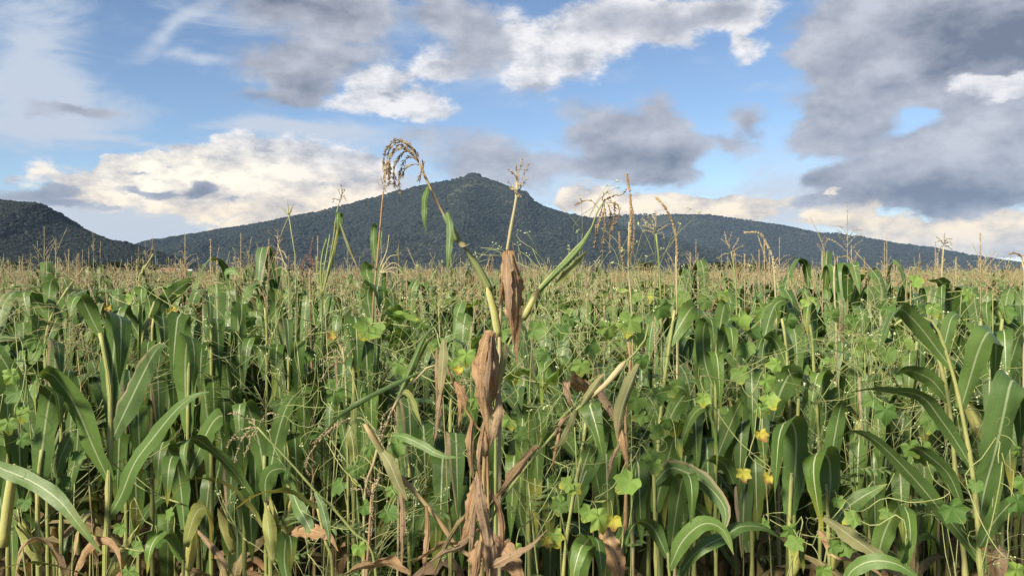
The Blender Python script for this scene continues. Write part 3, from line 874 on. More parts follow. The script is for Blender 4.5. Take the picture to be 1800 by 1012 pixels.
# ------------------------------------------------------------------ the rest of the field as one mass
def far_plant_mesh(seed, tassel_mat):
    rg = random.Random(seed)
    H = 1.37; mb = MB()
    tube(mb, [(0, 0, 0), (rg.gauss(0, .03), 0, .7), (rg.gauss(0, .05), 0, H)], .012, .006, 4, 4)
    me_l = MB()
    z = .55; i = 0; pl = rg.random() * 6.28
    while z < H - (.07, .2, .14)[seed % 3]:
        a = pl + math.pi * (i % 2) + rg.gauss(0, .4); L = rg.uniform(.6, .85) * (.78 if z > .95 else 1); sb = rg.uniform(.35, .5)
        pts = [Vector((0, 0, z))]
        for q in range(7):
            s = (q + .5) / 7; e = R(72 + (-155) / (1 + math.exp(-(s - sb) * 18)))
            pts.append(pts[-1] + Vector((math.cos(a) * math.cos(e), math.sin(a) * math.cos(e), math.sin(e))) * L / 7)
        ribbon(me_l, pts, .08, (-math.sin(a), math.cos(a), 0), rg.gauss(0, .4), .25, .1, leafprof, 7, 2, i)
        z += rg.uniform(.075, .12); i += 1
    mt = MB(); nb = rg.choice([3, 4, 6, 8]); lean = rg.gauss(0, .05)
    def spike(pts, r):
        tube(mt, pts, r, r * .5, 4, 8, 0, 0, lambda s: (.35 if s < .2 else 1) * (1.0 + .5 * math.sin(s * 60)))
    spike([(0, 0, H), (lean, 0, H + .17), (lean * 2.4, 0, H + .36)], .007)
    for k in range(nb):
        a = rg.random() * 6.28; zz = H + rg.uniform(.06, .2); L = rg.uniform(.10, .17); o = rg.uniform(.3, .9)
        c, s_ = math.cos(a), math.sin(a)
        spike([(0, 0, zz), (c * L * .5 * o, s_ * L * .5 * o, zz + L * .5), (c * L * o, s_ * L * o, zz + L * (1 - .7 * o))], .006)
    # one mesh with three materials
    me = bpy.data.meshes.new('far_maize')
    vs = [tuple(p) for p in mb.v + me_l.v + mt.v]; o1 = len(mb.v); o2 = o1 + len(me_l.v)
    fs = mb.f + [tuple(i + o1 for i in f) for f in me_l.f] + [tuple(i + o2 for i in f) for f in mt.f]
    me.from_pydata(vs, [], fs)
    ul = me.uv_layers.new(name='UVMap'); idx = [0] * len(me.loops); me.loops.foreach_get('vertex_index', idx)
    uvv = mb.uv + me_l.uv + mt.uv; fu = []
    for i in idx: fu += uvv[i]
    ul.data.foreach_set('uv', fu)
    for m in (M['stalk'], M['leaf'], M[tassel_mat]): me.materials.append(m)
    me.polygons.foreach_set('material_index', [0] * len(mb.f) + [1] * len(me_l.f) + [2] * len(mt.f))
    me.polygons.foreach_set('use_smooth', [True] * len(fs)); me.update()
    return me
FARM = [far_plant_mesh(300 + i, ['tassel_far', 'tassel_far', 'tassel_brown', 'tassel_far'][i % 4]) for i in range(9)]
def field_mass():
    rg = random.Random(21); pts = []
    def put(x, y, wide=1.0):
        s = rg.gauss(.97, .085) * (1 + .15 * fb(x * .09, y * .09, 2, 3))
        if rg.random() < .07: s *= rg.uniform(1.08, 1.2)
        pts.append((x, y, ground_z(x, y), rg.random() * 6.28, wide, s, rg.randrange(9), rg.gauss(0, .05), rg.gauss(0, .05)))
    y = 7.3
    while y < 260:
        step = .36 if y < 25 else .36 + (y - 25) * .012
        half = y * .74 + 2
        x = -half
        while x < half:
            put(x + rg.uniform(-.2, .2) * step * 2, y + rg.uniform(-.2, .2) * step * 2, 1.0 if y < 40 else 1 + (y - 40) * .004)
            x += step
        y += step * 1.25
    for side in (-1, 1):        # the crop to either side of the picture
        y = .8
        while y < 7.3:
            half = y * .68 + .8; x = half
            while x < half + 3.0:
                put(side * x + rg.uniform(-.12, .12), y + rg.uniform(-.12, .12)); x += .5
            y += .5
    print('mass plants', len(pts))
    return instancer('maize_field', pts, FARM, 'the rest of the maize crop running to the far edge of the field')
field_mass()

# ------------------------------------------------------------------ front plants, each built by itself
PROF = {'leaf': leafprof, 'leaf_burnt': leafprof, 'leaf_yellow': leafprof, 'leaf_tan': leafprof, 'dry': dryprof, 'dry_pale': dryprof, 'litter': dryprof}
def hero_leaf(root, o3, d, w, face, mat, pts, seed, name='leaf', prof=None, twist=0.0, n=15, wave=None, fold=None, curl=0.0):
    P = [at(p[0], p[1], d + (p[2] if len(p) > 2 else 0)) for p in pts]
    T0 = (P[1] - P[0]).normalized()
    a = T0.cross(Vector((0, 1, 0)))
    if a.length < 1e-4: a = Vector((1, 0, 0))
    a.normalize(); b = a.cross(T0)
    W = a * math.cos(R(face)) + b * math.sin(R(face))
    isdry = mat in ('dry', 'dry_pale', 'litter')
    mb = MB()
    ribbon(mb, P, w / F * d, W, twist, fold if fold is not None else (.6 if isdry else .18), wave if wave is not None else (.28 if isdry else .18),
           prof or PROF[mat], n + (8 if isdry else 4), 10 if isdry else 4, seed, curl, .08 if isdry else 0, .24 if isdry else .09)
    return obj(name, mb.mesh(name, M[mat], o3), root)
def hero(label, d, stalk, r=8, mat='stalk', leaves=(), ears=(), tassel=None, tmat='tassel', cat='maize plant', group=None, ground=True, low=True, name='maize_plant', r1=None, peduncle=None, sheath=()):
    S = [at(p[0], p[1], d + (p[2] if len(p) > 2 else 0)) for p in stalk]      # bottom first
    b = S[0]
    root = Vector((b.x + rnd.uniform(-.03, .03), b.y + .02, 0)) if ground else Vector((b.x, b.y, 0))
    t = thing(name, label, cat, root, group)
    full = ([Vector((root.x, root.y, -.02)), Vector((root.x * .4 + b.x * .6, root.y * .4 + b.y * .6, b.z * .5))] if b.z > .1 else []) + S
    rr = r / F * d * .5
    me = stalk_mesh([p - root for p in full], rr * 1.12, (r1 if r1 else r * .55) / F * d * .5, mat)
    obj('stalk', me, t)
    for i, l in enumerate(leaves):
        w, face, lm, pts = l[:4]; kw = l[4] if len(l) > 4 else {}
        hero_leaf(t, root, d, w, face, lm, pts, i + int(stalk[0][0]), **kw)
    for i, (w0, w1, sm, pts) in enumerate(sheath):
        mb = MB(); tube(mb, [at(p[0], p[1], d + (p[2] if len(p) > 2 else 0)) for p in pts], w0 / F * d * .5, w1 / F * d * .5, 8, 9, 0, 0, lambda s: .75 + .25 * math.sin(s * 3.1) ** .5 if s < 1 else .3)
        obj('sheath', mb.mesh('sheath', M[sm], root), t)
    for (x0, y0, x1, y1, dd) in ears:
        p0 = at(x0, y0, d + dd); p1 = at(x1, y1, d + dd - .02); dv = p1 - p0
        e = add_ear(t, p0 - root, math.atan2(dv.y, dv.x), math.atan2(math.hypot(dv.x, dv.y), dv.z), dv.length / .26)
    if tassel:
        mb = MB(); rg = random.Random(int(stalk[0][0]))
        for br in tassel:
            kw = dict(r=.0011, step=.0075, gl=.011, gw=.0016)
            if isinstance(br, dict): pts = br['pts']; kw.update({k: v for k, v in br.items() if k != 'pts'})
            else: pts = br
            tassel_branch(mb, [at(p[0] + rg.uniform(-2, 2) * (0 < qi), p[1] + rg.uniform(-2, 2) * (0 < qi), d + (p[2] if len(p) > 2 else 0) + rg.gauss(0, .018) * (0 < qi)) for qi, p in enumerate(pts)], rg, **kw)
        obj('tassel', mb.mesh('tassel', M[tmat], root), t)
    if low and ground:
        for k in range(3):
            zz = rnd.uniform(.35, .85); me = rnd.choice(DRY)
            s = zz / max(.2, b.z); q = Vector((0, 0, 0)).lerp(b - root, min(1, s))
            leaf_obj(t, me, (q.x, q.y, zz), rnd.random() * 6.28, rnd.uniform(.8, 1.1))
    return t

# --- left side
hero('tall maize plant at left, husked ear at its foot, leaf arching over left', 2.2,
     [(186, 1012), (190, 900), (193, 800), (194, 690), (184, 620), (176, 585)], 15, leaves=[
     (46, 0, 'leaf', [(195, 742, .0), (197, 660, .01), (202, 590, .0), (206, 560, -.03), (211, 556, -.07), (213, 580, -.11), (212, 625, -.12), (210, 676, -.12)]),
     (40, 10, 'leaf_burnt', [(197, 772), (222, 718, -.02), (250, 660, -.05), (272, 618, -.08), (287, 607, -.1), (298, 612, -.11)]),
     (46, 15, 'leaf', [(192, 846), (166, 790, -.02), (132, 712, -.04), (102, 668, -.05), (80, 652, -.06), (66, 668, -.09), (62, 702, -.11), (64, 735, -.12)]),
     (32, 20, 'leaf', [(188, 912), (212, 872, -.03), (236, 814, -.06), (270, 768, -.08), (308, 722, -.1), (340, 696, -.12), (369, 688, -.13)]),
     (32, 0, 'leaf', [(177, 590), (160, 558, -.01), (146, 528, -.03), (138, 520, -.06), (128, 530, -.1), (122, 558, -.12)]),
     (18, 40, 'leaf_tan', [(184, 930, .02), (160, 900, .0), (140, 930, -.03), (128, 985, -.04)])],
     ears=[(192, 1012, 252, 926, -.04)])
hero('maize plant at far left with a folded leaf and a pale husk leaning on it', 2.15,
     [(68, 1012), (66, 920), (68, 840), (74, 790)], 13, leaves=[
     (42, 0, 'leaf', [(68, 862), (74, 790, .0), (84, 715, -.01), (92, 688, -.04), (99, 690, -.07), (104, 712, -.09), (106, 752, -.1)]),
     (26, 5, 'leaf_burnt', [(98, 840, .05), (108, 800, .03), (122, 770, .03), (134, 756, .0)]),
     (27, 25, 'leaf', [(-40, 800, .0), (0, 822, -.03), (55, 845, -.06), (105, 880, -.09), (145, 930, -.11), (182, 976, -.12)]),
     (44, 10, 'leaf', [(40, 840, .3), (20, 740, .3), (2, 650, .28), (-20, 605, .25), (-50, 610, .2)]),
     (38, -10, 'leaf', [(62, 770, .25), (38, 700, .25), (10, 640, .22), (-20, 600, .2), (-50, 590, .18)])],
     ears=[(70, 990, 28, 908, -.02)], sheath=[(20, 16, 'husk', [(6, 960), (14, 890), (22, 835), (26, 815)])])
hero('maize plant at left with a crooked yellow stalk leaning right among folded leaves', 2.9,
     [(82, 720), (80, 640), (80, 598), (91, 556), (111, 520), (128, 496)], 8, leaves=[
     (27, 10, 'leaf', [(86, 562), (70, 540), (56, 520, -.03), (46, 512, -.06), (42, 522, -.1), (52, 560, -.12)]),
     (30, 0, 'leaf', [(56, 640), (58, 600), (64, 562, -.02), (68, 557, -.07), (66, 580, -.11), (62, 625, -.12)]),
     (26, 0, 'leaf', [(85, 570), (86, 530), (88, 500), (95, 488, -.04), (103, 492, -.08)]),
     (30, 20, 'leaf', [(82, 600), (95, 570), (108, 545, -.02), (114, 536, -.06), (120, 550, -.12), (116, 585, -.13)])],
     tassel=[[(128, 496), (140, 478, -.02), (150, 470), (158, 480)], [(128, 496), (150, 490), (165, 520), (172, 556)], [(130, 494), (118, 482), (105, 484)]])
hero('maize plant at left whose stalk bends right under two folded top leaves', 3.2,
     [(246, 700), (247, 640), (250, 598), (258, 570), (266, 548), (272, 530)], 8, leaves=[
     (26, 0, 'leaf', [(266, 556), (262, 530), (256, 512, -.02), (250, 506, -.06), (248, 520, -.1), (252, 545, -.12)]),
     (26, -20, 'leaf', [(268, 560), (290, 530), (310, 510, -.02), (330, 496, -.05), (344, 488, -.08)]),
     (28, 10, 'leaf', [(250, 600), (236, 575), (220, 550, -.02), (212, 540, -.06), (206, 560, -.1), (204, 610, -.12)]),
     (28, 0, 'leaf', [(282, 690), (284, 630), (288, 585), (292, 572, -.05), (284, 590, -.1), (282, 640, -.12)]),
     (14, 0, 'leaf_yellow', [(296, 520, .1), (303, 540, .06), (304, 556, .02), (303, 566)])])
hero('maize plant with three broad leaves hanging straight down, third stalk from the left edge', 2.6,
     [(330, 1012), (328, 900), (330, 780), (332, 660), (334, 600)], 9, leaves=[
     (38, 0, 'leaf', [(330, 760), (326, 690), (326, 625, -.01), (330, 598, -.04), (338, 596, -.08), (342, 630, -.11), (340, 690, -.12)]),
     (34, 0, 'leaf', [(332, 700, .1), (326, 640, .1), (318, 575, .1), (318, 552, .05), (312, 560, .02), (306, 620, 0), (304, 680, 0)]),
     (34, 20, 'leaf', [(330, 840), (350, 790), (372, 745, -.02), (390, 730, -.06), (396, 750, -.1), (394, 800, -.12)]),
     (30, -10, 'leaf', [(329, 880), (310, 830), (296, 790, -.02), (288, 775, -.06), (280, 800, -.1), (276, 860, -.12)]),
     (26, 20, 'leaf_yellow', [(328, 935), (345, 900), (360, 890, -.05), (372, 920, -.08), (378, 965, -.1)])], ears=[(410, 968, 386, 880, -.1)])
hero('maize plant with yellow stalk and curled top leaf, left of the leaning tassel stem', 2.9,
     [(468, 800), (469, 711), (469, 640), (469, 581), (466, 540)], 8, leaves=[
     (22, 5, 'leaf', [(466, 668), (458, 620), (450, 600, -.03), (442, 594, -.06), (434, 612, -.1), (430, 672, -.12)]),
     (28, 0, 'leaf', [(424, 690, .05), (420, 620, .05), (418, 550, .04), (420, 534, 0), (425, 540, -.05), (424, 604, -.08)]),
     (20, 65, 'leaf', [(420, 545), (404, 515), (396, 490, -.02), (398, 478, -.03), (412, 476, -.04), (424, 490, -.05)]),
     (26, 0, 'leaf', [(488, 640, .1), (486, 570, .1), (484, 520, .08), (487, 508, .03), (492, 520, 0), (494, 560, -.01)]),
     (28, 20, 'leaf', [(470, 720), (490, 670), (510, 635, -.02), (524, 622, -.05), (536, 640, -.1), (542, 690, -.12)]),
     (30, 0, 'leaf', [(400, 760, .1), (402, 690, .1), (398, 640, .08), (404, 632, .03), (412, 660, 0), (414, 720, 0)])])
hero('maize plant with one long folded leaf arching far left and a fat yellow ear', 2.25,
     [(476, 1012), (472, 930), (466, 860), (465, 800)], 12, leaves=[
     (32, 30, 'leaf', [(443, 872), (420, 840), (392, 808, -.03), (362, 782, -.05), (343, 770, -.07), (328, 775, -.1), (323, 800, -.12), (327, 836, -.13)]),
     (22, 40, 'leaf_yellow', [(460, 926), (440, 890), (422, 872, -.03), (396, 852, -.06), (364, 840, -.08), (330, 843, -.1), (312, 860, -.11), (298, 884, -.12)]),
     (32, 5, 'leaf', [(468, 880), (480, 800), (496, 735, -.02), (512, 700, -.04), (524, 690, -.07), (534, 700, -.1)]),
     (38, -5, 'leaf', [(466, 860, .1), (458, 790, .1), (438, 720, .08), (428, 708, .03), (420, 720, 0), (422, 790, -.02)]),
     (26, 20, 'leaf', [(470, 900), (466, 850, -.03), (476, 828, -.06), (500, 824, -.08), (520, 845, -.1)])], ears=[(484, 985, 470, 876, -.08), (500, 955, 512, 870, .1)])
hero('low maize plant with pale yellow green leaf drooping left before a folded brown leaf', 2.1,
     [(585, 1012), (572, 950), (560, 900), (556, 880)], 9, leaves=[
     (25, 40, 'leaf_yellow', [(560, 896), (535, 878, -.02), (510, 866, -.04), (482, 862, -.06), (452, 870, -.08), (424, 886, -.1), (409, 898, -.1)]),
     (26, 5, 'leaf', [(512, 858, .1), (524, 890, .06), (540, 918, .02), (556, 952, 0)]),
     (34, 60, 'dry', [(508, 936, .1), (526, 928, .06), (552, 932, .0), (580, 944, -.03), (594, 968, -.04)]),
     (30, 0, 'leaf', [(508, 1030), (500, 990), (502, 948, -.03), (508, 940, -.06), (512, 960, -.1), (510, 1012, -.12)]),
     (18, 30, 'dry_pale', [(345, 930, .2), (370, 958, .15), (392, 984, .1), (412, 1012, .1)], {'fold': 1.0})])
hero('broken maize plant leaning left, its stem ending in a pale combed tassel', 2.0,
     [(660, 1000), (622, 936), (590, 898), (554, 862), (510, 812), (472, 772), (452, 750)], 7, 'stalk_green', r1=3, leaves=[
     (14, 20, 'leaf', [(554, 864), (566, 890, -.02), (576, 930, -.04), (580, 960, -.05)]),
     (12, 30, 'leaf', [(512, 815), (505, 838, -.01), (512, 850), (524, 866)])],
     tassel=[[(452, 750), (430, 752), (412, 764), (401, 782)], [(452, 750), (432, 764), (420, 786), (413, 810)], [(450, 748), (432, 736), (416, 728), (403, 729)], [(452, 752), (442, 770), (436, 782), (431, 796)],
             [(448, 747), (444, 738), (440, 732)], [(455, 752), (460, 738), (472, 728), (488, 728)], [(454, 754), (446, 764), (424, 768), (408, 772)]])
# --- middle: broken and dying plants
hero('dying brown maize plant with big dry leaves and a high arched tassel against the mountain', 1.75,
     [(846, 1030), (849, 900), (852, 800), (856, 700), (866, 620), (872, 580), (862, 510), (836, 464), (806, 420), (780, 378), (757, 331), (745, 306), (736, 287)], 13, 'stalk_dry', r1=3.5, leaves=[
     (44, 0, 'dry', [(894, 440, -.02), (898, 478, -.04), (900, 520, -.05), (904, 560, -.05), (907, 600, -.04), (909, 642, -.03)], {'prof': lambda s: (.5 + .5 * math.sin(min(1, s / .4) * 1.57)) * max(.05, 1 - max(0, (s - .4) / .6) ** .75), 'n': 20, 'fold': .45}),
     (26, 35, 'dry', [(900, 446, -.03), (906, 490, -.06), (908, 530, -.07), (906, 580, -.06), (904, 616, -.05)], {'wave': .35}), (22, -30, 'dry_pale', [(890, 446, -.03), (890, 490, -.07), (893, 530, -.08), (898, 570, -.07)], {'wave': .35}),
     (24, -35, 'dry', [(856, 584, -.06), (846, 625, -.09), (844, 670, -.09), (850, 730, -.07)], {'wave': .35}), (20, 40, 'dry_pale', [(864, 590, -.06), (862, 640, -.1), (858, 690, -.1), (860, 740, -.08)], {'wave': .35}),
     (12, 20, 'dry', [(892, 438, -.02), (886, 480, -.04), (880, 520, -.05), (876, 548, -.05)]),
     (42, 0, 'dry', [(862, 580, -.04), (855, 612, -.06), (850, 660, -.07), (855, 720, -.06), (858, 780, -.05)], {'prof': lambda s: (.55 + .45 * min(1, s / .25)) * max(.1, 1 - max(0, (s - .4) / .6) ** 1.1), 'n': 18, 'fold': .5}),
     (18, 30, 'dry', [(866, 586, -.05), (872, 640, -.07), (870, 690, -.06), (866, 720, -.05)]),
     (14, 30, 'leaf_tan', [(890, 604, -.03), (884, 640, -.05), (874, 690, -.05)]),
     (26, 0, 'dry_pale', [(876, 690, -.03), (876, 725, -.06), (868, 760, -.07), (862, 786, -.05)], {'fold': .9, 'wave': .4}),
     (25, 10, 'dry_pale', [(842, 826, -.05), (842, 856, -.08), (847, 890, -.09), (855, 930, -.08), (858, 975, -.08), (856, 1030, -.07)], {'wave': .45, 'n': 20}),
     (16, 20, 'dry', [(830, 738, -.03), (827, 775, -.05), (830, 830, -.04), (836, 850, -.03)]),
     (30, 10, 'dry', [(846, 830, .02), (834, 880, -.01), (822, 925, -.02), (808, 962, -.02)], {'fold': .4}),
     (44, 30, 'dry', [(858, 940, -.02), (880, 962, -.05), (896, 985, -.07), (912, 1010, -.08), (918, 1040, -.08)], {'fold': .3}),
     (30, 20, 'dry', [(846, 950, -.1), (838, 985, -.12), (834, 1030, -.12)]),
     (16, 20, 'dry_pale', [(850, 900, -.04), (862, 940, -.07), (868, 985, -.08), (872, 1040, -.07)]), (14, 30, 'dry_pale', [(846, 860, -.05), (836, 900, -.08), (832, 950, -.09), (824, 1030, -.08)]),
     (12, 20, 'dry', [(852, 740, -.05), (846, 780, -.07), (842, 820, -.07), (848, 870, -.06)]), (15, 30, 'dry_pale', [(842, 930, -.05), (812, 960, -.08), (780, 972, -.09), (744, 996, -.09)]), (13, 20, 'dry', [(860, 860, -.04), (876, 890, -.06), (884, 930, -.06), (880, 985, -.05)]),
     (18, 40, 'dry_pale', [(850, 1000, -.05), (880, 985, -.1), (930, 960, -.12), (962, 930, -.12)]), (12, 20, 'litter', [(846, 880, .02), (800, 930, .0), (770, 990, -.02), (760, 1030, -.02)]),
     (11, 10, 'leaf', [(752, 328, -.01), (747, 350, -.03), (746, 380, -.04), (749, 410, -.04)]),
     (13, 0, 'leaf', [(786, 373, -.01), (791, 400, -.03), (789, 440, -.04), (786, 480, -.04)], {'wave': .2}),
     (12, 40, 'leaf_tan', [(806, 420, -.01), (816, 432, -.03), (826, 428, -.03)])],
     sheath=[(16, 12, 'husk', [(876, 592, -.01), (868, 545, -.01), (856, 505, -.01)]), (17, 9, 'sheath', [(862, 512), (840, 470), (818, 436)]), (14, 7, 'sheath', [(806, 424), (792, 398), (778, 374)]), (16, 10, 'dry', [(852, 800, -.01), (856, 740, -.01), (858, 700, -.01)])],
     tmat='tassel_brown', tassel=[dict(pts=p, step=.0055, gl=.012) for p in [
         [(737, 290), (730, 270), (716, 254), (700, 247), (686, 254), (676, 275), (675, 312)], [(736, 286), (722, 266), (704, 256), (690, 268), (683, 292), (684, 322)],
         [(736, 286), (724, 270), (710, 268), (698, 284), (693, 300), (692, 328)], [(738, 290), (728, 276), (716, 280), (706, 300), (702, 320), (702, 340)],
         [(736, 284), (722, 258), (706, 248), (692, 254), (682, 270), (679, 298)], [(741, 297), (744, 286), (741, 300), (736, 318)], [(738, 290), (726, 290), (714, 298), (708, 312)],
         [(735, 282), (715, 262), (697, 262), (686, 280), (688, 308)]]])
hero('straw coloured stem with a short bristly tassel rising from behind the big hanging dry leaf', 1.78,
     [(878, 640), (880, 560), (886, 480), (893, 430), (901, 385), (908, 345), (909, 320)], 9, 'stalk_straw', r1=5, low=False,
     tassel=[[(908, 345), (905, 335), (898, 330)], [(909, 335), (912, 310), (917, 284)], [(909, 330), (905, 312), (897, 302)], [(909, 335), (918, 312), (925, 292)], [(909, 330), (909, 305), (908, 286)],
             [(909, 340), (900, 328), (895, 320)], [(910, 338), (918, 326), (924, 318)], [(908, 346), (912, 340), (916, 342)]])
hero('green sheathed maize stem leaning right from the dying plant to a ragged hanging tassel', 1.85,
     [(872, 690), (882, 640), (896, 600), (918, 560), (944, 515), (976, 475), (1008, 440), (1036, 408), (1050, 372), (1064, 350)], 8, 'stalk_green', r1=3, low=False, leaves=[
     (15, 20, 'leaf_tan', [(914, 566, -.02), (930, 540, -.03), (944, 510, -.04), (948, 506, -.04)]),
     (13, 10, 'leaf', [(946, 512, -.01), (978, 478, -.03), (1010, 446, -.04), (1040, 404, -.04)], {'fold': .9}),
     (14, 20, 'leaf_yellow', [(978, 500, -.01), (1005, 470, -.02), (1032, 440, -.02)])],
     sheath=[(9, 11, 'stalk_green', [(925, 548), (950, 508), (985, 470)]), (14, 8, 'husk', [(920, 560, -.02), (935, 532, -.03), (947, 508, -.03)])],
     tmat='tassel_brown', tassel=[[(1052, 366), (1040, 352), (1026, 352), (1013, 362)], [(1060, 352), (1062, 372), (1052, 400), (1044, 434)], [(1062, 352), (1072, 368), (1072, 400), (1070, 440)],
             [(1062, 350), (1078, 356), (1080, 378), (1076, 404)], [(1062, 352), (1080, 344), (1092, 342), (1100, 334)], [(1058, 352), (1062, 340), (1066, 338)], [(1062, 356), (1064, 380), (1060, 410), (1058, 436)],
             [(1060, 360), (1054, 376), (1048, 400)], [(1066, 356), (1084, 358), (1090, 372), (1084, 390)]])
hero('pale sheathed stem leaning right with a dry strap leaf, right of the brown stalk', 1.8,
     [(850, 960), (864, 912), (886, 872), (922, 824), (960, 778), (1004, 727), (1030, 706), (1062, 676), (1090, 646), (1130, 604), (1140, 570)], 7, 'stalk_green', r1=3, low=False, leaves=[
     (22, 20, 'dry', [(946, 784, -.03), (926, 806, -.04), (895, 846, -.05), (860, 888, -.05)], {'fold': .7}),
     (18, 20, 'leaf_tan', [(1020, 716, -.02), (1036, 690, -.04), (1056, 662, -.05), (1064, 656, -.05)], {'fold': .9}),
     (12, 30, 'dry_pale', [(1004, 728, -.02), (988, 744, -.03), (972, 770, -.03)]), (9, 20, 'dry', [(986, 752, -.02), (978, 790, -.04), (968, 830, -.04)]),
     (14, 20, 'leaf_tan', [(1012, 720, -.02), (1000, 752, -.04), (984, 780, -.05), (966, 788, -.05)])], sheath=[(8, 13, 'stalk_straw', [(1036, 700), (1066, 674), (1100, 634)])])
hero('dying plant with a limp grey green leaf and red brown stalk, right of the middle', 2.0,
     [(1090, 1030), (1098, 960), (1100, 880), (1101, 800), (1100, 720), (1108, 640), (1104, 600)], 9, 'stalk_dry', leaves=[
     (28, 10, 'leaf_tan', [(1124, 640, -.02), (1106, 680, -.05), (1090, 730, -.06), (1086, 780, -.05)], {'fold': .8}),
     (22, 10, 'dry', [(1088, 740, -.04), (1098, 780, -.06), (1104, 824, -.06)], {'fold': .9}), (10, 10, 'dry_pale', [(1090, 780, -.03), (1076, 810, -.05), (1068, 846, -.05)]),
     (46, 10, 'dry', [(1066, 926, -.06), (1074, 960, -.08), (1084, 990, -.08), (1096, 1040, -.07)], {'wave': .35}),
     (34, 30, 'dry_pale', [(1050, 700, .1), (1020, 680, .06), (1000, 672, .03), (1000, 700, .0), (1012, 720, 0)], {'wave': .35}),
     (22, 30, 'dry_pale', [(1026, 668, .1), (1056, 690, .08), (1078, 730, .06), (1090, 756, .05)])])
hero('withered stem leaning right with limp brown leaves hanging from its bent top', 1.9,
     [(856, 800), (838, 750), (816, 716), (798, 676), (784, 636), (776, 606)], 7, 'stalk_dry', low=False, leaves=[
     (17, 0, 'leaf_tan', [(780, 596, -.01), (779, 630, -.03), (776, 664, -.04), (774, 700, -.04)]), (12, 10, 'dry_pale', [(778, 680, -.03), (772, 716, -.05), (768, 752, -.05), (762, 782, -.05)]),
     (13, 10, 'dry', [(806, 680, -.02), (810, 710, -.04), (806, 752, -.04)]), (20, 20, 'dry', [(800, 670, -.02), (812, 690, -.04), (820, 722, -.04)]), (8, 10, 'dry_pale', [(768, 610), (768, 660, -.02), (769, 730, -.03)])],
     tassel=[[(800, 676), (812, 668), (822, 676)], [(802, 678), (814, 680), (818, 696)]])
hero('olive brown stem slanting down to the right with strap leaves hanging under it', 1.95,
     [(840, 1010), (806, 966), (780, 926), (749, 886), (720, 854), (692, 824), (664, 784), (641, 745)], 11, 'stalk_dry', r1=7, leaves=[
     (11, 10, 'dry_pale', [(700, 842, -.02), (706, 880, -.04), (708, 930, -.05), (704, 1020, -.05)]), (12, 10, 'dry', [(749, 888, -.02), (752, 930, -.04), (748, 970, -.05), (742, 1030, -.05)]),
     (15, 40, 'leaf', [(690, 764, .02), (712, 768, -.02), (742, 782, -.04), (776, 800, -.06), (812, 804, -.06)]), (20, 40, 'dry', [(806, 956, -.02), (780, 960, -.05), (740, 980, -.07), (715, 995, -.07)]),
     (22, 20, 'leaf_tan', [(668, 790), (684, 812, -.03), (700, 850, -.04), (716, 880, -.04)]), (40, 50, 'dry', [(720, 1010, -.1), (680, 994, -.1), (640, 998, -.1), (600, 1012, -.1)])],
     sheath=[(14, 10, 'leaf_tan', [(690, 822), (666, 786), (645, 750)])])
hero('bent over maize top whose pale tassel hangs straight down beside green tubes of stem', 2.05,
     [(640, 900), (655, 820), (672, 765), (700, 700), (737, 660), (752, 645), (768, 638), (772, 640)], 6, 'stalk_straw', r1=4, leaves=[
     (12, 20, 'leaf_yellow', [(705, 690), (716, 690, -.03), (726, 708, -.04), (736, 735, -.05), (742, 750, -.05)]),
     (15, 10, 'leaf', [(690, 720), (720, 650), (742, 600, -.01), (760, 575, -.02)], {'fold': .9}),
     (14, 30, 'leaf', [(740, 655), (690, 680, -.03), (640, 705, -.04), (600, 730, -.05), (570, 760, -.05)], {'fold': .9}),
     (10, 10, 'leaf_yellow', [(708, 690, .02), (730, 640, .02), (752, 600, .0), (768, 584, 0)], {'fold': 1.2}),
     (12, 15, 'leaf_yellow', [(622, 690), (622, 740, -.02), (625, 775, -.03)])],
     tassel=[[(690, 714), (682, 735), (672, 750), (668, 778)], [(690, 714), (688, 745), (686, 765), (682, 790)], [(690, 714), (694, 740), (692, 760), (688, 776)], [(690, 714), (678, 728), (670, 740), (666, 762)], [(690, 714), (698, 732), (694, 756)]])
hero('thin maize stem with a loose straw tassel combed to the left, among the weeds', 2.3,
     [(612, 900), (611, 800), (609, 700), (606, 640), (602, 612)], 6, 'stalk', r1=3, leaves=[(18, 0, 'leaf_yellow', [(610, 720), (616, 760, -.04), (622, 800, -.05), (624, 850, -.05)]), (20, 10, 'leaf', [(611, 800), (600, 740), (590, 700, -.03), (580, 720, -.06), (578, 780, -.08)])],
     tassel=[[(606, 640), (590, 628), (576, 630), (562, 640)], [(605, 634), (592, 616), (580, 618), (566, 628)], [(604, 630), (596, 600), (592, 588)], [(604, 628), (604, 600), (608, 584)], [(606, 634), (616, 618), (626, 612)], [(606, 640), (598, 634), (580, 644), (566, 668)], [(604, 626), (612, 600), (618, 596)]])
hero('maize stem whose brown twisted tassel hooks down to the left', 2.2,
     [(700, 860), (680, 800), (656, 752), (632, 733), (612, 735)], 5, 'stalk_straw', r1=3, low=False,
     tassel=[dict(pts=[(612, 735), (585, 752), (558, 780), (542, 806), (536, 824), (546, 836)], rows=4), dict(pts=[(608, 737), (580, 752), (556, 776)], rows=3), dict(pts=[(620, 734), (600, 742), (585, 760)], rows=2)])
hero('short red based stem with a dense tassel beside fallen leaves at the bottom edge', 2.0,
     [(644, 1030), (648, 960), (652, 890), (656, 850)], 7, 'stalk_red', low=False,
     tassel=[dict(pts=[(650, 960), (653, 920), (656, 880), (660, 840)], rows=3), [(655, 880), (645, 858), (640, 838)], [(655, 870), (640, 860), (618, 858)], [(655, 866), (664, 846), (668, 830)]])

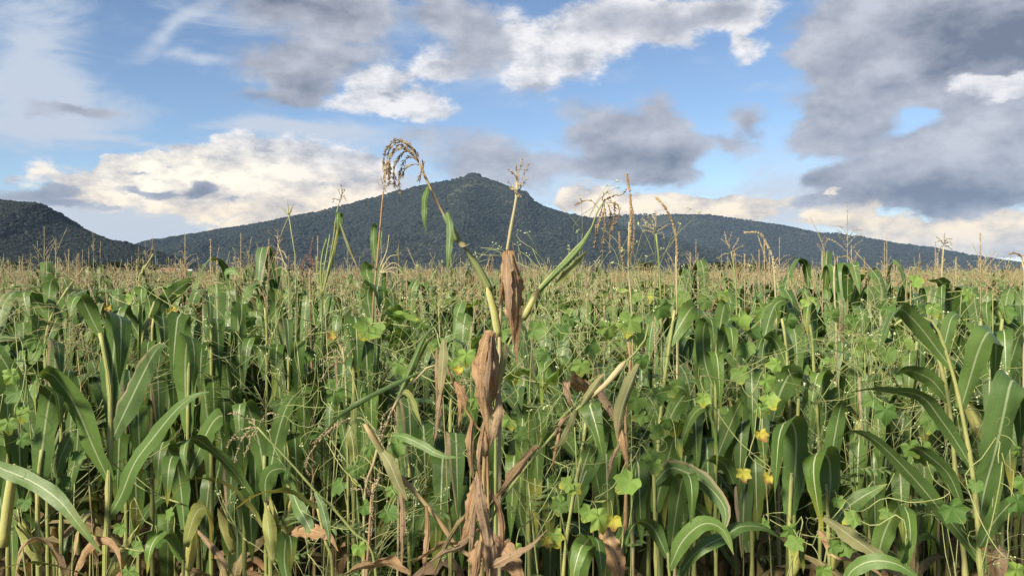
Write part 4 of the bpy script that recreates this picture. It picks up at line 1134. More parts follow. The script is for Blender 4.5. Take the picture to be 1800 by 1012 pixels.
# --- right side
hero('tall maize plant at right with a knuckled pale stalk bowing left at the top', 2.1,
     [(1726, 1030), (1723, 1000), (1718, 909), (1711, 841), (1698, 763), (1681, 680), (1664, 622), (1647, 576), (1633, 561), (1609, 555), (1586, 560), (1572, 572)], 16, r1=4, leaves=[
     (30, 15, 'leaf', [(1676, 650), (1652, 620), (1622, 580, -.02), (1600, 556, -.04), (1584, 543, -.06), (1570, 552, -.1), (1552, 596, -.14), (1536, 656, -.16)], {'n': 18}),
     (44, 0, 'leaf', [(1689, 718), (1702, 676), (1718, 622, -.01), (1731, 592, -.02), (1740, 583, -.0), (1750, 594, .05), (1750, 640, .09), (1744, 690, .1)], {'n': 18}),
     (27, 35, 'leaf', [(1711, 826), (1680, 774), (1650, 732, -.02), (1630, 705, -.04), (1605, 691, -.06), (1570, 687, -.08), (1525, 684, -.1), (1487, 691, -.12)], {'n': 18}),
     (29, 35, 'leaf', [(1731, 1000), (1700, 952), (1655, 898, -.03), (1608, 842, -.05), (1560, 792, -.08), (1530, 768, -.1), (1495, 758, -.12), (1460, 780, -.14)], {'n': 18}),
     (56, 0, 'leaf', [(1722, 912), (1732, 856), (1750, 792, -.01), (1766, 722, -.02), (1774, 682, -.02), (1780, 668, .0), (1790, 682, .05), (1794, 740, .1), (1790, 800, .11)], {'n': 20}),
     (25, 30, 'leaf', [(1690, 884, .05), (1668, 834, .03), (1634, 802, 0), (1608, 787, -.02), (1584, 802, -.04), (1566, 832, -.05)]),
     (30, 10, 'leaf', [(1723, 960, -.02), (1745, 920, -.05), (1775, 885, -.08), (1815, 850, -.1)])])
hero('second pale stalk at right, standing close behind the tall knuckled one', 2.35,
     [(1697, 1030), (1690, 940), (1681, 851), (1669, 714), (1652, 637), (1640, 605)], 11, leaves=[
     (28, 20, 'leaf', [(1668, 706), (1640, 670), (1612, 655, -.02), (1590, 650, -.05), (1570, 662, -.08)]), (24, 10, 'leaf', [(1652, 640), (1664, 590), (1672, 560, .02), (1684, 552, .05), (1696, 570, .06)]),
     (26, 20, 'leaf', [(1684, 870), (1660, 830), (1630, 800, .05), (1606, 806, .05), (1590, 850, .03)])])
hero('maize plant with one huge leaf folded over to the front, right of the middle', 2.2,
     [(1390, 1030), (1389, 960), (1388, 903), (1392, 830)], 11, leaves=[
     (48, 0, 'leaf', [(1388, 904), (1397, 835), (1400, 775), (1394, 746, -.03), (1380, 741, -.08), (1370, 765, -.11), (1366, 805, -.12), (1362, 866, -.12)], {'n': 20}),
     (22, 40, 'leaf', [(1190, 1020, -.1), (1210, 985, -.12), (1240, 958, -.14), (1275, 942, -.12), (1300, 925, -.1), (1342, 927, -.05), (1380, 950, 0)]),
     (20, 20, 'leaf', [(1386, 960), (1398, 950, -.04), (1408, 970, -.07), (1412, 1008, -.08)])], ears=[(1392, 1012, 1416, 940, .08)])
hero('maize plant whose pale ribbed leaf folds over just right of the huge hanging leaf', 2.25,
     [(1458, 1030), (1457, 960), (1455, 900), (1452, 850)], 10, leaves=[
     (44, 0, 'leaf', [(1455, 900), (1460, 850), (1458, 810), (1448, 796, -.04), (1436, 796, -.08), (1430, 825, -.11), (1436, 880, -.12), (1447, 936, -.12)], {'n': 18}),
     (32, 5, 'leaf', [(1452, 870, .1), (1462, 800, .1), (1474, 730, .08), (1482, 705, .04), (1490, 706, .0)]),
     (30, 20, 'leaf', [(1457, 940), (1480, 900, .02), (1520, 870, .02), (1560, 850, 0)])], ears=[(1462, 1000, 1490, 930, .06)])
hero('maize plant with a broad wavy leaf folded twice above the huge hanging leaf', 2.6,
     [(1396, 900), (1400, 800), (1402, 740), (1404, 700)], 9, leaves=[
     (44, 0, 'leaf', [(1358, 740), (1368, 700), (1384, 664), (1396, 655, -.03), (1412, 658, -.06), (1418, 690, -.08), (1406, 730, -.08)], {'n': 18})])
hero('maize plant with upright yellow stalk and side leaf, above the pale ribbed leaf', 2.7,
     [(1442, 860), (1440, 790), (1436, 720), (1431, 655), (1428, 600), (1424, 570)], 8, leaves=[
     (30, 0, 'leaf', [(1430, 760), (1440, 700), (1448, 664), (1444, 655, -.05), (1436, 660, -.09), (1428, 700, -.11), (1424, 745, -.12)]),
     (20, 0, 'leaf', [(1430, 600), (1428, 566), (1424, 542, -.01), (1420, 540, -.05), (1418, 565, -.08), (1420, 590, -.08)]),
     (26, 10, 'leaf', [(1438, 780), (1450, 740), (1462, 705, .0), (1472, 690, .0), (1482, 694, -.02), (1470, 740, -.06)])])
hero('maize plant with a thin top leaf looped like a hook, right of the middle', 2.7,
     [(1388, 720), (1385, 650), (1379, 585), (1374, 560)], 8, leaves=[
     (22, 20, 'leaf', [(1338, 640), (1344, 595), (1354, 555), (1364, 534, -.01), (1377, 528, -.03), (1385, 540, -.06), (1380, 576, -.08)], {'n': 18}),
     (20, 20, 'leaf', [(1384, 650), (1372, 615), (1356, 592, -.02), (1340, 594, -.05), (1330, 625, -.08), (1326, 650, -.08)])])
hero('maize plant with a bright leaf rolled over like a scroll on a yellow double stalk', 2.5,
     [(1152, 900), (1156, 802), (1164, 700), (1174, 625), (1182, 570), (1186, 545)], 9, leaves=[
     (32, 20, 'leaf', [(1176, 606), (1194, 574), (1210, 548, -.01), (1220, 538, -.05), (1228, 548, -.1), (1222, 575, -.12)]),
     (30, 10, 'leaf', [(1160, 740), (1142, 700), (1120, 690, -.02), (1100, 710, -.04)]), (30, 15, 'leaf', [(1158, 780), (1180, 730), (1198, 700, -.02), (1210, 692, -.05), (1216, 720, -.08)]),
     (26, 25, 'leaf', [(1160, 700), (1184, 680), (1204, 684, -.05), (1215, 710, -.07)])])
hero('maize plant with three flat leaves hanging in a row, right of the scroll leaf', 2.6,
     [(1258, 940), (1258, 820), (1258, 720), (1258, 640), (1260, 580)], 8, leaves=[
     (28, 0, 'leaf', [(1258, 690), (1240, 640), (1236, 585), (1243, 562, -.03), (1250, 562, -.06), (1254, 585, -.09), (1254, 620, -.1)]),
     (26, 0, 'leaf', [(1250, 740), (1250, 680), (1252, 628), (1257, 618, -.05), (1262, 640, -.09), (1267, 725, -.1)]),
     (24, 0, 'leaf', [(1262, 640), (1272, 600), (1278, 580, -.01), (1284, 576, -.05), (1288, 600, -.08), (1289, 634, -.09)]),
     (26, 0, 'leaf', [(1262, 600), (1268, 560), (1274, 536), (1282, 534, -.04), (1284, 556, -.07)]), (22, 0, 'leaf', [(1236, 700, .05), (1230, 640, .05), (1228, 590, .05), (1233, 570, .02)]),
     (28, 15, 'leaf', [(1262, 800), (1278, 760), (1294, 722, -.02), (1304, 706, -.04), (1312, 716, -.07)])])
hero('maize plant with an arched narrow leaf and a pale margined leaf drooping right', 2.2,
     [(1160, 1030), (1152, 920), (1150, 850), (1148, 800)], 10, leaves=[
     (18, 45, 'leaf', [(1196, 790, .1), (1208, 750, .08), (1222, 724, .06), (1238, 716, .03), (1250, 735, .0), (1258, 775, -.02), (1260, 845, -.03)]),
     (32, 30, 'leaf_burnt', [(1150, 850), (1168, 828, -.03), (1186, 822, -.05), (1226, 840, -.08), (1258, 868, -.1), (1276, 900, -.12), (1268, 944, -.13)]),
     (24, 40, 'leaf', [(1258, 930, .05), (1236, 902, .02), (1208, 880, -.02), (1184, 872, -.04), (1166, 870, -.05)]),
     (36, 0, 'leaf', [(1152, 900), (1160, 860), (1176, 800, -.01), (1184, 772, -.03), (1192, 774, -.07), (1198, 810, -.1)]),
     (28, 20, 'leaf', [(1290, 850, .1), (1276, 818, .08), (1256, 806, .04), (1240, 812, .0), (1226, 840, -.02)])])
hero('low maize plant with two pale creased leaves folded over at the bottom edge', 1.95,
     [(1020, 1060), (1018, 1010), (1020, 980)], 10, leaves=[
     (36, 0, 'leaf', [(1010, 1050), (1016, 985), (1028, 955, -.01), (1040, 944, -.04), (1052, 955, -.08), (1060, 1040, -.1)]), (34, 10, 'leaf', [(1012, 1050, -.06), (1020, 990, -.08), (1030, 962, -.1), (1022, 960, -.14), (1010, 1000, -.16), (1006, 1040, -.16)])], low=False)
hero('maize plant with two dark leaves crossing in front of the middle of the crop', 2.3,
     [(990, 1012), (1006, 880), (1022, 800), (1030, 740)], 9, leaves=[
     (48, 5, 'leaf', [(1018, 860), (1040, 800), (1052, 750, .0), (1046, 715, -.03), (1036, 708, -.06), (1048, 750, -.09), (1062, 810, -.1)]),
     (38, 0, 'leaf', [(1006, 900), (1020, 840), (1036, 790, -.01), (1044, 770, -.03)]), (30, 20, 'leaf', [(1014, 800), (990, 770), (966, 768, -.02), (945, 790, -.05)]),
     (34, 0, 'leaf', [(945, 840, .1), (944, 770, .1), (936, 722, .08), (942, 714, .04), (950, 740, 0), (952, 800, 0)]),
     (34, 10, 'leaf', [(1010, 800, .3), (990, 720, .3), (975, 650, .28), (965, 632, .24), (955, 650, .2), (952, 720, .2)])])
hero('maize plant at the right edge with a curled dark top leaf on a yellow stalk', 3.0,
     [(1758, 760), (1757, 660), (1758, 620), (1762, 575), (1756, 545), (1748, 525)], 8, leaves=[
     (20, 45, 'leaf', [(1760, 560), (1746, 540), (1736, 530, -.03), (1734, 545, -.06), (1738, 580, -.07)]), (26, 0, 'leaf', [(1758, 680), (1775, 640), (1788, 600, -.02), (1800, 570, -.05)])],
     tassel=[[(1748, 525), (1742, 515), (1735, 520)], [(1748, 525), (1745, 508), (1740, 500)], [(1748, 525), (1750, 510), (1752, 500)]])
hero('maize plant at right with a single leaf folded high above the canopy', 3.1,
     [(1662, 680), (1660, 620), (1658, 560), (1656, 520)], 7, leaves=[
     (26, 0, 'leaf', [(1658, 600), (1660, 540), (1662, 506), (1654, 494, -.03), (1642, 494, -.05), (1630, 492, -.06)]), (22, 0, 'leaf', [(1660, 650), (1664, 580), (1662, 520, .0), (1656, 500, -.05), (1655, 530, -.09), (1655, 570, -.09)])])
hero('red stemmed maize plant with dark folded leaf and sparse tassel, left of the arched tassel', 2.9,
     [(654, 640), (655, 560), (658, 510), (664, 450), (670, 380), (674, 336)], 7, 'stalk_red', r1=3, leaves=[
     (28, 0, 'leaf', [(652, 560), (646, 520), (650, 504, -.02), (658, 500, -.06), (664, 512, -.1), (668, 550, -.11)]), (22, 10, 'leaf', [(656, 510), (648, 490), (644, 474), (650, 462, -.04), (656, 470, -.06)]),
     (12, 0, 'leaf', [(660, 460), (657, 430), (657, 402), (660, 393, -.03), (664, 396, -.05)]), (7, 30, 'leaf', [(662, 450), (668, 420), (672, 398)])],
     tassel=[[(674, 336), (675, 320), (675, 308)], [(674, 332), (668, 326), (664, 320)], [(674, 334), (680, 328), (685, 322)], [(674, 328), (671, 318), (670, 310)], [(674, 334), (679, 338), (681, 344)]])
hero('green maize stem with one small ribbon leaf and a sparse tassel against the mountain slope', 3.1,
     [(566, 560), (576, 480), (586, 420), (590, 385), (595, 360)], 5, 'stalk_green', r1=2, low=False, leaves=[
     (10, 0, 'leaf', [(592, 420, .02), (596, 396, .01), (598, 378, 0), (594, 375, -.03), (593, 384, -.05), (593, 407, -.05)]), (12, 20, 'leaf_yellow', [(570, 500), (582, 450), (590, 415), (595, 395)], {'fold': 1.0}),
     (8, 20, 'leaf_tan', [(598, 392), (612, 430, -.02), (622, 455, -.02), (628, 470, -.02)], {'fold': 1.0})],
     tassel=[[(595, 360), (599, 340), (600, 326)], [(597, 352), (589, 350), (584, 352)], [(597, 352), (604, 346), (607, 350)], [(598, 346), (604, 338), (606, 332)], [(598, 342), (595, 334), (594, 330)]])
# tassels that stand above the skyline of the crop
hero('maize plant with thick upright brown spike, tallest spike right of the ragged tassel', 2.6, [(1112, 700), (1111, 560), (1105, 470), (1106, 390)], 6, 'stalk_straw', r1=3, tmat='tassel_brown', low=False,
     tassel=[dict(pts=[(1104, 470), (1107, 400), (1108, 350), (1101, 308)], rows=6, step=.006, gw=.0026), dict(pts=[(1106, 470), (1114, 420), (1115, 385), (1112, 365)], rows=3), dict(pts=[(1102, 478), (1092, 440), (1090, 410)], rows=4)])
hero('maize plant with brown spike bent like a sickle, right of the tall upright spike', 2.7, [(1190, 700), (1190, 560), (1189, 480), (1188, 450)], 6, 'stalk_straw', r1=3, tmat='tassel_brown', low=False,
     tassel=[dict(pts=[(1189, 480), (1188, 430), (1181, 390), (1170, 366), (1154, 350)], rows=6, step=.006, gw=.0024)])
hero('maize plant with a straw tassel fanned open to the left between the two brown spikes', 2.9, [(1164, 700), (1162, 560), (1159, 470), (1153, 410)], 5, 'stalk_green', r1=3, low=False,
     tassel=[[(1153, 412), (1145, 402), (1132, 398)], [(1153, 408), (1142, 394), (1130, 384)], [(1152, 404), (1146, 390), (1138, 378)], [(1152, 402), (1152, 388), (1154, 374)], [(1153, 408), (1164, 400), (1174, 396)], [(1153, 412), (1164, 408), (1168, 418)], [(1153, 406), (1150, 390), (1146, 378)], [(1153, 414), (1142, 408), (1130, 406)]])
hero('maize plant with a pale star shaped tassel standing against the right ridge', 3.2, [(1296, 640), (1294, 520), (1291, 475), (1285, 442)], 5, 'stalk_green', r1=2.5, low=False,
     tassel=[[(1285, 442), (1278, 426), (1274, 410)], [(1285, 442), (1292, 428), (1300, 420)], [(1285, 444), (1296, 436), (1305, 434)], [(1285, 446), (1274, 448), (1266, 454)], [(1285, 446), (1296, 446), (1303, 450)], [(1286, 446), (1290, 456), (1291, 458)], [(1284, 440), (1282, 424), (1285, 412)], [(1284, 440), (1276, 430), (1268, 420)]])
hero('maize plant with a brown spike arched over to the left against the right ridge', 2.9, [(1366, 640), (1364, 540), (1361, 480), (1358, 455)], 6, 'stalk_straw', r1=3, low=False,
     tassel=[dict(pts=[(1364, 500), (1358, 460), (1350, 432), (1336, 412), (1313, 409)], rows=5, step=.006, gw=.0022), dict(pts=[(1366, 540), (1368, 500), (1366, 470)], rows=4)])
hero('maize plant with a tassel opening like a small umbrella near the right ridge foot', 3.5, [(1652, 600), (1654, 520), (1656, 470), (1659, 430)], 5, 'stalk_straw', r1=2.5, low=False,
     tassel=[[(1659, 430), (1654, 422), (1646, 426)], [(1659, 430), (1652, 420), (1648, 418)], [(1660, 430), (1664, 420), (1672, 418)], [(1660, 430), (1668, 424), (1674, 430)], [(1659, 428), (1660, 420), (1662, 414)], [(1660, 432), (1666, 432), (1671, 438)], [(1659, 432), (1653, 432), (1651, 440)]])
hero('maize plant with a hooked tassel over the canopy below the tail of the right ridge', 3.3, [(1470, 620), (1468, 540), (1466, 490), (1467, 468)], 5, 'stalk_straw', r1=3, low=False,
     tassel=[dict(pts=[(1467, 475), (1468, 460), (1476, 452), (1488, 453), (1498, 462)], rows=4, gw=.002), [(1467, 470), (1468, 455), (1466, 445)]])
hero('maize plant with a dark tassel curving left at the right edge of the picture', 3.0, [(1800, 600), (1802, 520), (1800, 475), (1797, 460)], 5, 'stalk_straw', r1=3, low=False, tmat='tassel_brown',
     tassel=[dict(pts=[(1798, 465), (1794, 452), (1786, 445), (1774, 447)], rows=4, gw=.002)])
hero('maize plant with a stubby brown tassel in front of the village end', 3.4, [(416, 600), (415, 540), (414, 500), (414, 480)], 5, 'stalk_straw', r1=3, low=False, tassel=[dict(pts=[(414, 490), (414, 470), (413, 454)], rows=5), [(414, 488), (410, 472), (409, 462)], [(414, 488), (418, 474), (418, 462)]])
hero('maize plant with a purplish drooping tassel below the long mountain slope', 3.0, [(548, 640), (546, 560), (545, 500), (546, 470)], 5, 'stalk_red', r1=3, low=False, tmat='tassel_purple',
     tassel=[[(546, 470), (548, 440), (549, 418)], [(546, 466), (538, 450), (532, 462), (530, 480)], [(546, 468), (554, 454), (562, 464), (566, 480)], [(546, 470), (536, 460), (528, 470), (534, 500)], [(546, 470), (553, 462), (556, 480)], [(546, 472), (540, 470), (538, 500)]])
# plants whose leaves rise straight and fold over to the front: straps are (px, row of the fold, width px, hanging length px, rising length px, sideways shift px)
def strap_plant(label, d, px, py_top, straps, r=9, low=True, lean=0, tassel=None):
    lv = []
    for i, (sx, sy, w, hang, rise, dx) in enumerate(straps):
        j = px - lean * (sy + rise - py_top) / 300
        lv.append((w, 0, 'leaf' if (i * 7 + int(px)) % 6 else 'leaf_burnt', [(j * .5 + sx * .5 - dx * .4, sy + rise, .0), (sx - dx * .5, sy + rise * .55, .005), (sx - dx * .3, sy + w * .35, .0), (sx - dx * .1, sy, -.03), (sx + dx * .3, sy + w * .3, -.075), (sx + dx * .6, sy + hang * .5, -.10), (sx + dx, sy + hang, -.11)], {'n': 14, 'fold': .12}))
    return hero(label, d, [(px - lean, 1000), (px - lean * .6, 850), (px - lean * .3, 700), (px, py_top + 20), (px + 2, py_top)], r, leaves=lv, low=low, tassel=tassel)
strap_plant('maize plant with flat leaves folded forward in tiers, right of the crooked yellow stalk', 2.75, 108, 600, [(100, 600, 28, 70, 130, 8), (88, 690, 26, 60, 140, 12), (122, 650, 26, 90, 150, -6), (140, 700, 30, 110, 160, 10)])
strap_plant('maize plant with narrow hanging leaves behind the burnt edged leaf', 3.0, 268, 560, [(285, 556, 26, 90, 120, 8), (262, 600, 24, 110, 150, -8), (276, 660, 30, 130, 180, 6), (250, 700, 26, 120, 150, -10), (300, 640, 26, 110, 140, 8)])
strap_plant('maize plant with a high pale fold between the three broad hanging leaves and curled leaf', 2.9, 372, 524, [(367, 520, 20, 70, 110, 5), (380, 560, 28, 120, 160, 8), (356, 600, 26, 110, 150, -6), (372, 660, 32, 140, 180, 8), (392, 700, 28, 120, 160, 6)])
strap_plant('maize plant with wide dark leaves folded forward, right of the curled top leaf', 2.8, 508, 560, [(520, 600, 30, 130, 170, 8), (488, 604, 28, 100, 150, -6), (504, 560, 24, 80, 130, 6), (530, 680, 34, 140, 180, 8), (496, 700, 32, 130, 170, -8), (516, 760, 34, 130, 150, 8)])
strap_plant('maize plant with broad dark leaves behind the loose straw tassel', 2.7, 622, 560, [(624, 556, 40, 110, 150, 6), (640, 600, 34, 120, 150, 10), (606, 630, 34, 130, 160, -8), (620, 700, 36, 140, 170, 8), (650, 690, 30, 130, 150, 6)])
strap_plant('maize plant with dark leaves folded forward behind the slanting brown stem', 2.6, 720, 690, [(716, 700, 36, 150, 150, 10), (742, 740, 38, 160, 150, 8), (700, 760, 34, 140, 140, -8), (760, 800, 40, 150, 140, 10), (730, 840, 36, 140, 120, -6)])
strap_plant('maize plant with dark leaves hanging just left of the brown stalk', 2.5, 792, 720, [(800, 760, 34, 160, 140, 6), (780, 800, 38, 160, 130, -8), (804, 850, 36, 150, 120, 8), (770, 870, 36, 130, 110, -6)])
strap_plant('maize plant with light topped leaves folded forward, right of the lower dry leaf', 2.6, 930, 700, [(948, 712, 34, 110, 150, 4), (920, 730, 32, 140, 150, -6), (936, 790, 38, 150, 150, 8), (905, 800, 34, 150, 140, -8), (960, 830, 36, 140, 130, 8)])
strap_plant('maize plant with overlapping leaves folded forward behind the red brown stalk', 2.6, 1062, 640, [(1060, 640, 30, 120, 150, 6), (1080, 690, 34, 140, 160, 8), (1040, 720, 34, 140, 150, -8), (1064, 790, 40, 150, 150, 6), (1120, 810, 38, 150, 140, 8)])
strap_plant('maize plant with dark leaves folded forward left of the scroll leaf plant', 2.7, 1140, 620, [(1130, 640, 30, 120, 150, -6), (1148, 680, 34, 140, 160, 8), (1128, 760, 36, 150, 150, -8), (1160, 780, 36, 150, 140, 8)])
strap_plant('maize plant with low leaves folded forward behind the arched narrow leaf', 2.7, 1220, 700, [(1220, 700, 34, 140, 150, 6), (1240, 770, 36, 150, 150, 8), (1206, 800, 36, 150, 140, -6), (1250, 840, 34, 130, 120, 8)])
strap_plant('maize plant with forward folds between the three flat leaves and the huge hanging leaf', 2.7, 1322, 640, [(1320, 650, 30, 120, 150, 4), (1336, 700, 34, 140, 160, 8), (1306, 740, 34, 140, 150, -8), (1326, 800, 38, 150, 150, 6), (1310, 850, 36, 130, 120, -6)])
strap_plant('maize plant with dark leaves folded forward left of the sweeping leaves of the knuckled stalk', 2.7, 1530, 640, [(1524, 660, 30, 120, 150, -6), (1540, 700, 36, 140, 160, 8), (1512, 760, 36, 150, 150, -8), (1534, 790, 40, 200, 150, 6), (1580, 820, 36, 140, 130, 8)])
strap_plant('maize plant with leaves folded forward behind the second pale stalk', 2.9, 1610, 600, [(1600, 620, 28, 110, 150, -4), (1618, 680, 34, 130, 160, 8), (1590, 720, 32, 140, 150, -8), (1622, 790, 38, 150, 150, 6)])
strap_plant('maize plant with leaves folded forward between the knuckled stalk and the right edge', 2.7, 1760, 560, [(1764, 580, 30, 110, 150, 6), (1742, 640, 32, 130, 160, -6), (1770, 720, 36, 150, 150, 8), (1750, 800, 38, 150, 140, -8)])
strap_plant('maize plant with low broad leaves folded forward behind the leaning tassel', 2.5, 430, 720, [(424, 720, 34, 130, 150, 6), (444, 760, 36, 140, 150, 8), (410, 800, 34, 130, 130, -8), (436, 850, 38, 140, 120, 8)])
strap_plant('maize plant with pale folded leaves behind the tall plant with the husked ear', 2.6, 222, 640, [(226, 650, 34, 130, 150, 6), (240, 710, 34, 140, 150, 8), (212, 760, 34, 140, 140, -8), (236, 820, 36, 140, 120, 6)])
strap_plant('maize plant with broad leaves hanging at the left edge of the picture', 2.5, 14, 640, [(10, 660, 40, 150, 150, 6), (30, 740, 40, 150, 150, 8), (-6, 780, 40, 150, 140, -8)])

hero('low maize plant with a wide pale leaf and brown strap along the bottom right edge', 2.0, [(1530, 1060), (1528, 1020), (1530, 1000)], 9, low=False, leaves=[
     (28, 60, 'leaf', [(1480, 1030), (1500, 1000, -.02), (1535, 985, -.04), (1580, 992, -.06), (1625, 1025, -.07)]),
     (34, 45, 'leaf_tan', [(1448, 908, .1), (1490, 938, .07), (1545, 978, .03), (1600, 1025, 0)]), (30, 30, 'dry', [(1440, 930, .2), (1470, 965, .16), (1520, 985, .14), (1560, 1020, .1)]),
     (40, 10, 'leaf', [(1540, 1010, .2), (1550, 950, .2), (1572, 900, .18), (1590, 890, .12), (1600, 930, .08), (1596, 1000, .06)])])
hero('low maize plant with pale leaves lying along the bottom left edge', 2.0, [(120, 1060), (118, 1030), (116, 1010)], 9, low=False, leaves=[
     (28, 60, 'leaf_yellow', [(170, 1022), (120, 1000, -.02), (60, 990, -.04), (10, 996, -.06), (-30, 1020, -.07)]), (26, 40, 'dry_pale', [(110, 1010), (95, 970, -.03), (70, 950, -.05), (40, 962, -.07), (26, 1000, -.08)]),
     (24, 30, 'dry', [(130, 1010, .1), (150, 965, .08), (180, 950, .05), (206, 972, .02), (214, 1010, .0)])])
hero('low maize plant with pale husks and drooping leaves at the bottom left of the middle', 2.1, [(320, 1060), (322, 1010), (324, 960)], 10, leaves=[
     (30, 20, 'leaf', [(322, 990), (300, 950, -.02), (280, 940, -.05), (264, 965, -.08), (258, 1010, -.08)]), (28, 10, 'leaf_yellow', [(326, 960), (340, 910, -.01), (356, 892, -.04), (368, 915, -.08), (372, 965, -.09)]),
     (34, 5, 'leaf', [(324, 930, .1), (318, 860, .1), (310, 810, .08), (302, 802, .04), (296, 830, .0), (294, 890, -.01)])], ears=[(332, 1000, 340, 905, .1)])
hero('low maize plant with arching leaves at the bottom edge right of the loose dry leaves', 2.05, [(1180, 1060), (1176, 1010), (1174, 970)], 9, leaves=[
     (30, 30, 'leaf', [(1176, 1000), (1200, 950, -.02), (1236, 920, -.05), (1270, 930, -.08), (1290, 975, -.1)]), (28, 20, 'leaf', [(1174, 980), (1150, 930), (1124, 915, -.04), (1104, 940, -.08), (1096, 990, -.09)]),
     (34, 0, 'leaf', [(1180, 960, .1), (1190, 890, .1), (1200, 840, .06), (1210, 834, .02), (1216, 860, -.02), (1216, 930, -.03)])])

# ------------------------------------------------------------------ climbing vines with lobed leaves
def vine_leaf_mesh(seed, mat):
    rg = random.Random(seed); n = 30; rings = 3
    lobes = [(0, 1.08), (R(54), .90), (R(-54), .90), (R(108), .74), (R(-108), .74)]
    cx, cy = 0.0, 0.0
    v = [(0, 0, 0)]; uv = [(.5, .22)]
    cup = rg.uniform(-.5, .7) + (1.3 if mat == 'vine_yellow' else 0); wv = rg.uniform(.04, .10); ph = rg.random() * 6
    outl = []
    for k in range(n):
        a = -math.pi + 2 * math.pi * (k + .5) / n
        r = .44
        for la, lr in lobes:
            dd = abs(a - la); r = max(r, lr * (1 - (dd / R(40)) ** .8 * .44) if dd < R(40) else 0)
        r *= min(1, .22 + (math.pi - abs(a)) * 1.6)
        r *= 1 + .035 * math.sin(a * 23 + ph) + rg.uniform(-.03, .03)
        outl.append((a, r))
    for j in range(1, rings + 1):
        f = j / rings
        for a, r in outl:
            x = math.sin(a) * r * f; y = math.cos(a) * r * f
            z = cup * (x * x + y * y) * .5 + wv * f * math.sin(a * 5 + ph) + .05 * f * abs(math.sin(a * 2.7)) - .22 * max(0, y) ** 2
            v.append((x, y, z)); uv.append((.5 + x * .45, .22 + y * .7))
    f = []
    for k in range(n): f.append((0, 1 + (k + 1) % n, 1 + k))
    for j in range(rings - 1):
        o = 1 + j * n
        for k in range(n): f.append((o + k, o + (k + 1) % n, o + n + (k + 1) % n, o + n + k))
    mb = MB(); mb.add(v, f, uv)
    return mb.mesh('leaf', M[mat])
VL = {m: [vine_leaf_mesh(70 + i, m) for i in range(5)] for m in ('vine', 'vine_pale', 'vine_yellow')}
def place_vine_leaf(parent, mesh, loc, tip, nrm, size):
    y = Vector(tip).normalized(); z = Vector(nrm); z = (z - y * z.dot(y)).normalized(); x = y.cross(z)
    o = obj('leaf', mesh, parent)
    m = Matrix((x, y, z)).transposed().to_4x4()
    o.matrix_basis = Matrix.Translation(loc) @ m @ Matrix.Diagonal((size, size, size, 1))
    return o
def tendril(mb, p, rg, L=.12, r=.0007):
    pts = [Vector(p)]; a = rg.random() * 6.28; d = Vector((math.cos(a), math.sin(a) * .6, rg.uniform(-.3, .8))).normalized()
    for i in range(9):
        d.rotate(Matrix.Rotation(.25 * i * rg.choice([.6, 1]), 3, Vector((0, 1, 0)) if i % 2 else Vector((.3, 1, .2)).normalized()))
        pts.append(pts[-1] + d * L / 9)
    tube(mb, pts, r, r * .6, 3, 14)
def hero_vine(label, leaves, seed, stem=None):
    """leaves: (px, py, diameter px, distance, material)"""
    rg = random.Random(seed)
    lv = [(at(l[0], l[1], l[3]), l[2] / F * l[3] * (.50 if l[4] == 'vine_yellow' else .55), l[4]) for l in leaves]
    p0 = lv[0][0]
    root = Vector((p0.x + rg.uniform(-.1, .1), p0.y + .08, 0))
    t = thing('climbing_vine', label, 'vine', root, 'lobed leaved vines climbing through the maize')
    mb = MB()
    nodes = [p + Vector((rg.uniform(-.03, .03), .035, rg.uniform(.01, .05))) for p, s, m in lv]
    path = [root, root + Vector((rg.uniform(-.06, .06), .03, p0.z * .5))] + nodes + [nodes[-1] + Vector((rg.uniform(-.2, .2), 0, .05))]
    sm = []
    for i, p in enumerate(path):
        sm.append(p)
        if 1 < i < len(path) - 1:
            q = p.lerp(path[i + 1], .5); sm.append(q + Vector((0, .01, -.12 * (path[i + 1] - p).length)))
    tube(mb, [p - root for p in sm], .0022, .0012, 5, len(sm) * 5)
    for (p, s, m), nd in zip(lv, nodes):
        tube(mb, [nd - root, (nd + p) * .5 + Vector((0, 0, .012)) - root, p - root], .0011, .0009, 4, 6)
        if rg.random() < .6: tendril(mb, nd - root, rg, rg.uniform(.1, .22))
    obj('stem', mb.mesh('stem', M['vine_stem']), t)
    for p, s, m in lv:
        a = rg.gauss(0, .7)
        tip = Vector((math.sin(a), rg.uniform(-.45, .0), -math.cos(a)))
        nr = Vector((rg.gauss(0, .35), -1, .55 + rg.gauss(0, .3)))
        place_vine_leaf(t, rg.choice(VL[m]), p - root, tip, nr, s)
    return t
V, P_, Y_ = 'vine', 'vine_pale', 'vine_yellow'
hero_vine('vine with a big pale yellowing leaf hung on the red brown stalk near the bottom', [(1108, 845, 62, 1.94, P_), (1052, 908, 58, 1.9, P_), (1078, 912, 40, 1.88, Y_), (1036, 898, 44, 1.92, P_), (1148, 815, 40, 2.05, V), (1000, 850, 36, 2.0, P_), (988, 882, 40, 1.98, P_)], 1)
hero_vine('vine with a half yellow leaf low beside the dying plant', [(972, 940, 46, 1.85, P_), (958, 948, 30, 1.83, Y_), (906, 962, 34, 1.8, P_), (984, 886, 40, 1.95, V), (1006, 856, 34, 2.0, P_), (912, 760, 36, 2.1, V), (868, 700, 34, 2.1, V), (896, 735, 40, 2.15, V)], 2)
hero_vine('vine spread over the canopy between the dying plant and the scroll leaf', [(938, 580, 44, 2.3, V), (1036, 606, 50, 2.2, V), (1070, 574, 48, 2.3, P_), (1108, 562, 58, 2.2, V), (1122, 590, 40, 2.25, P_), (1022, 640, 44, 2.3, V), (985, 575, 40, 2.4, V), (960, 620, 40, 2.4, V), (1000, 560, 34, 2.5, V)], 3)
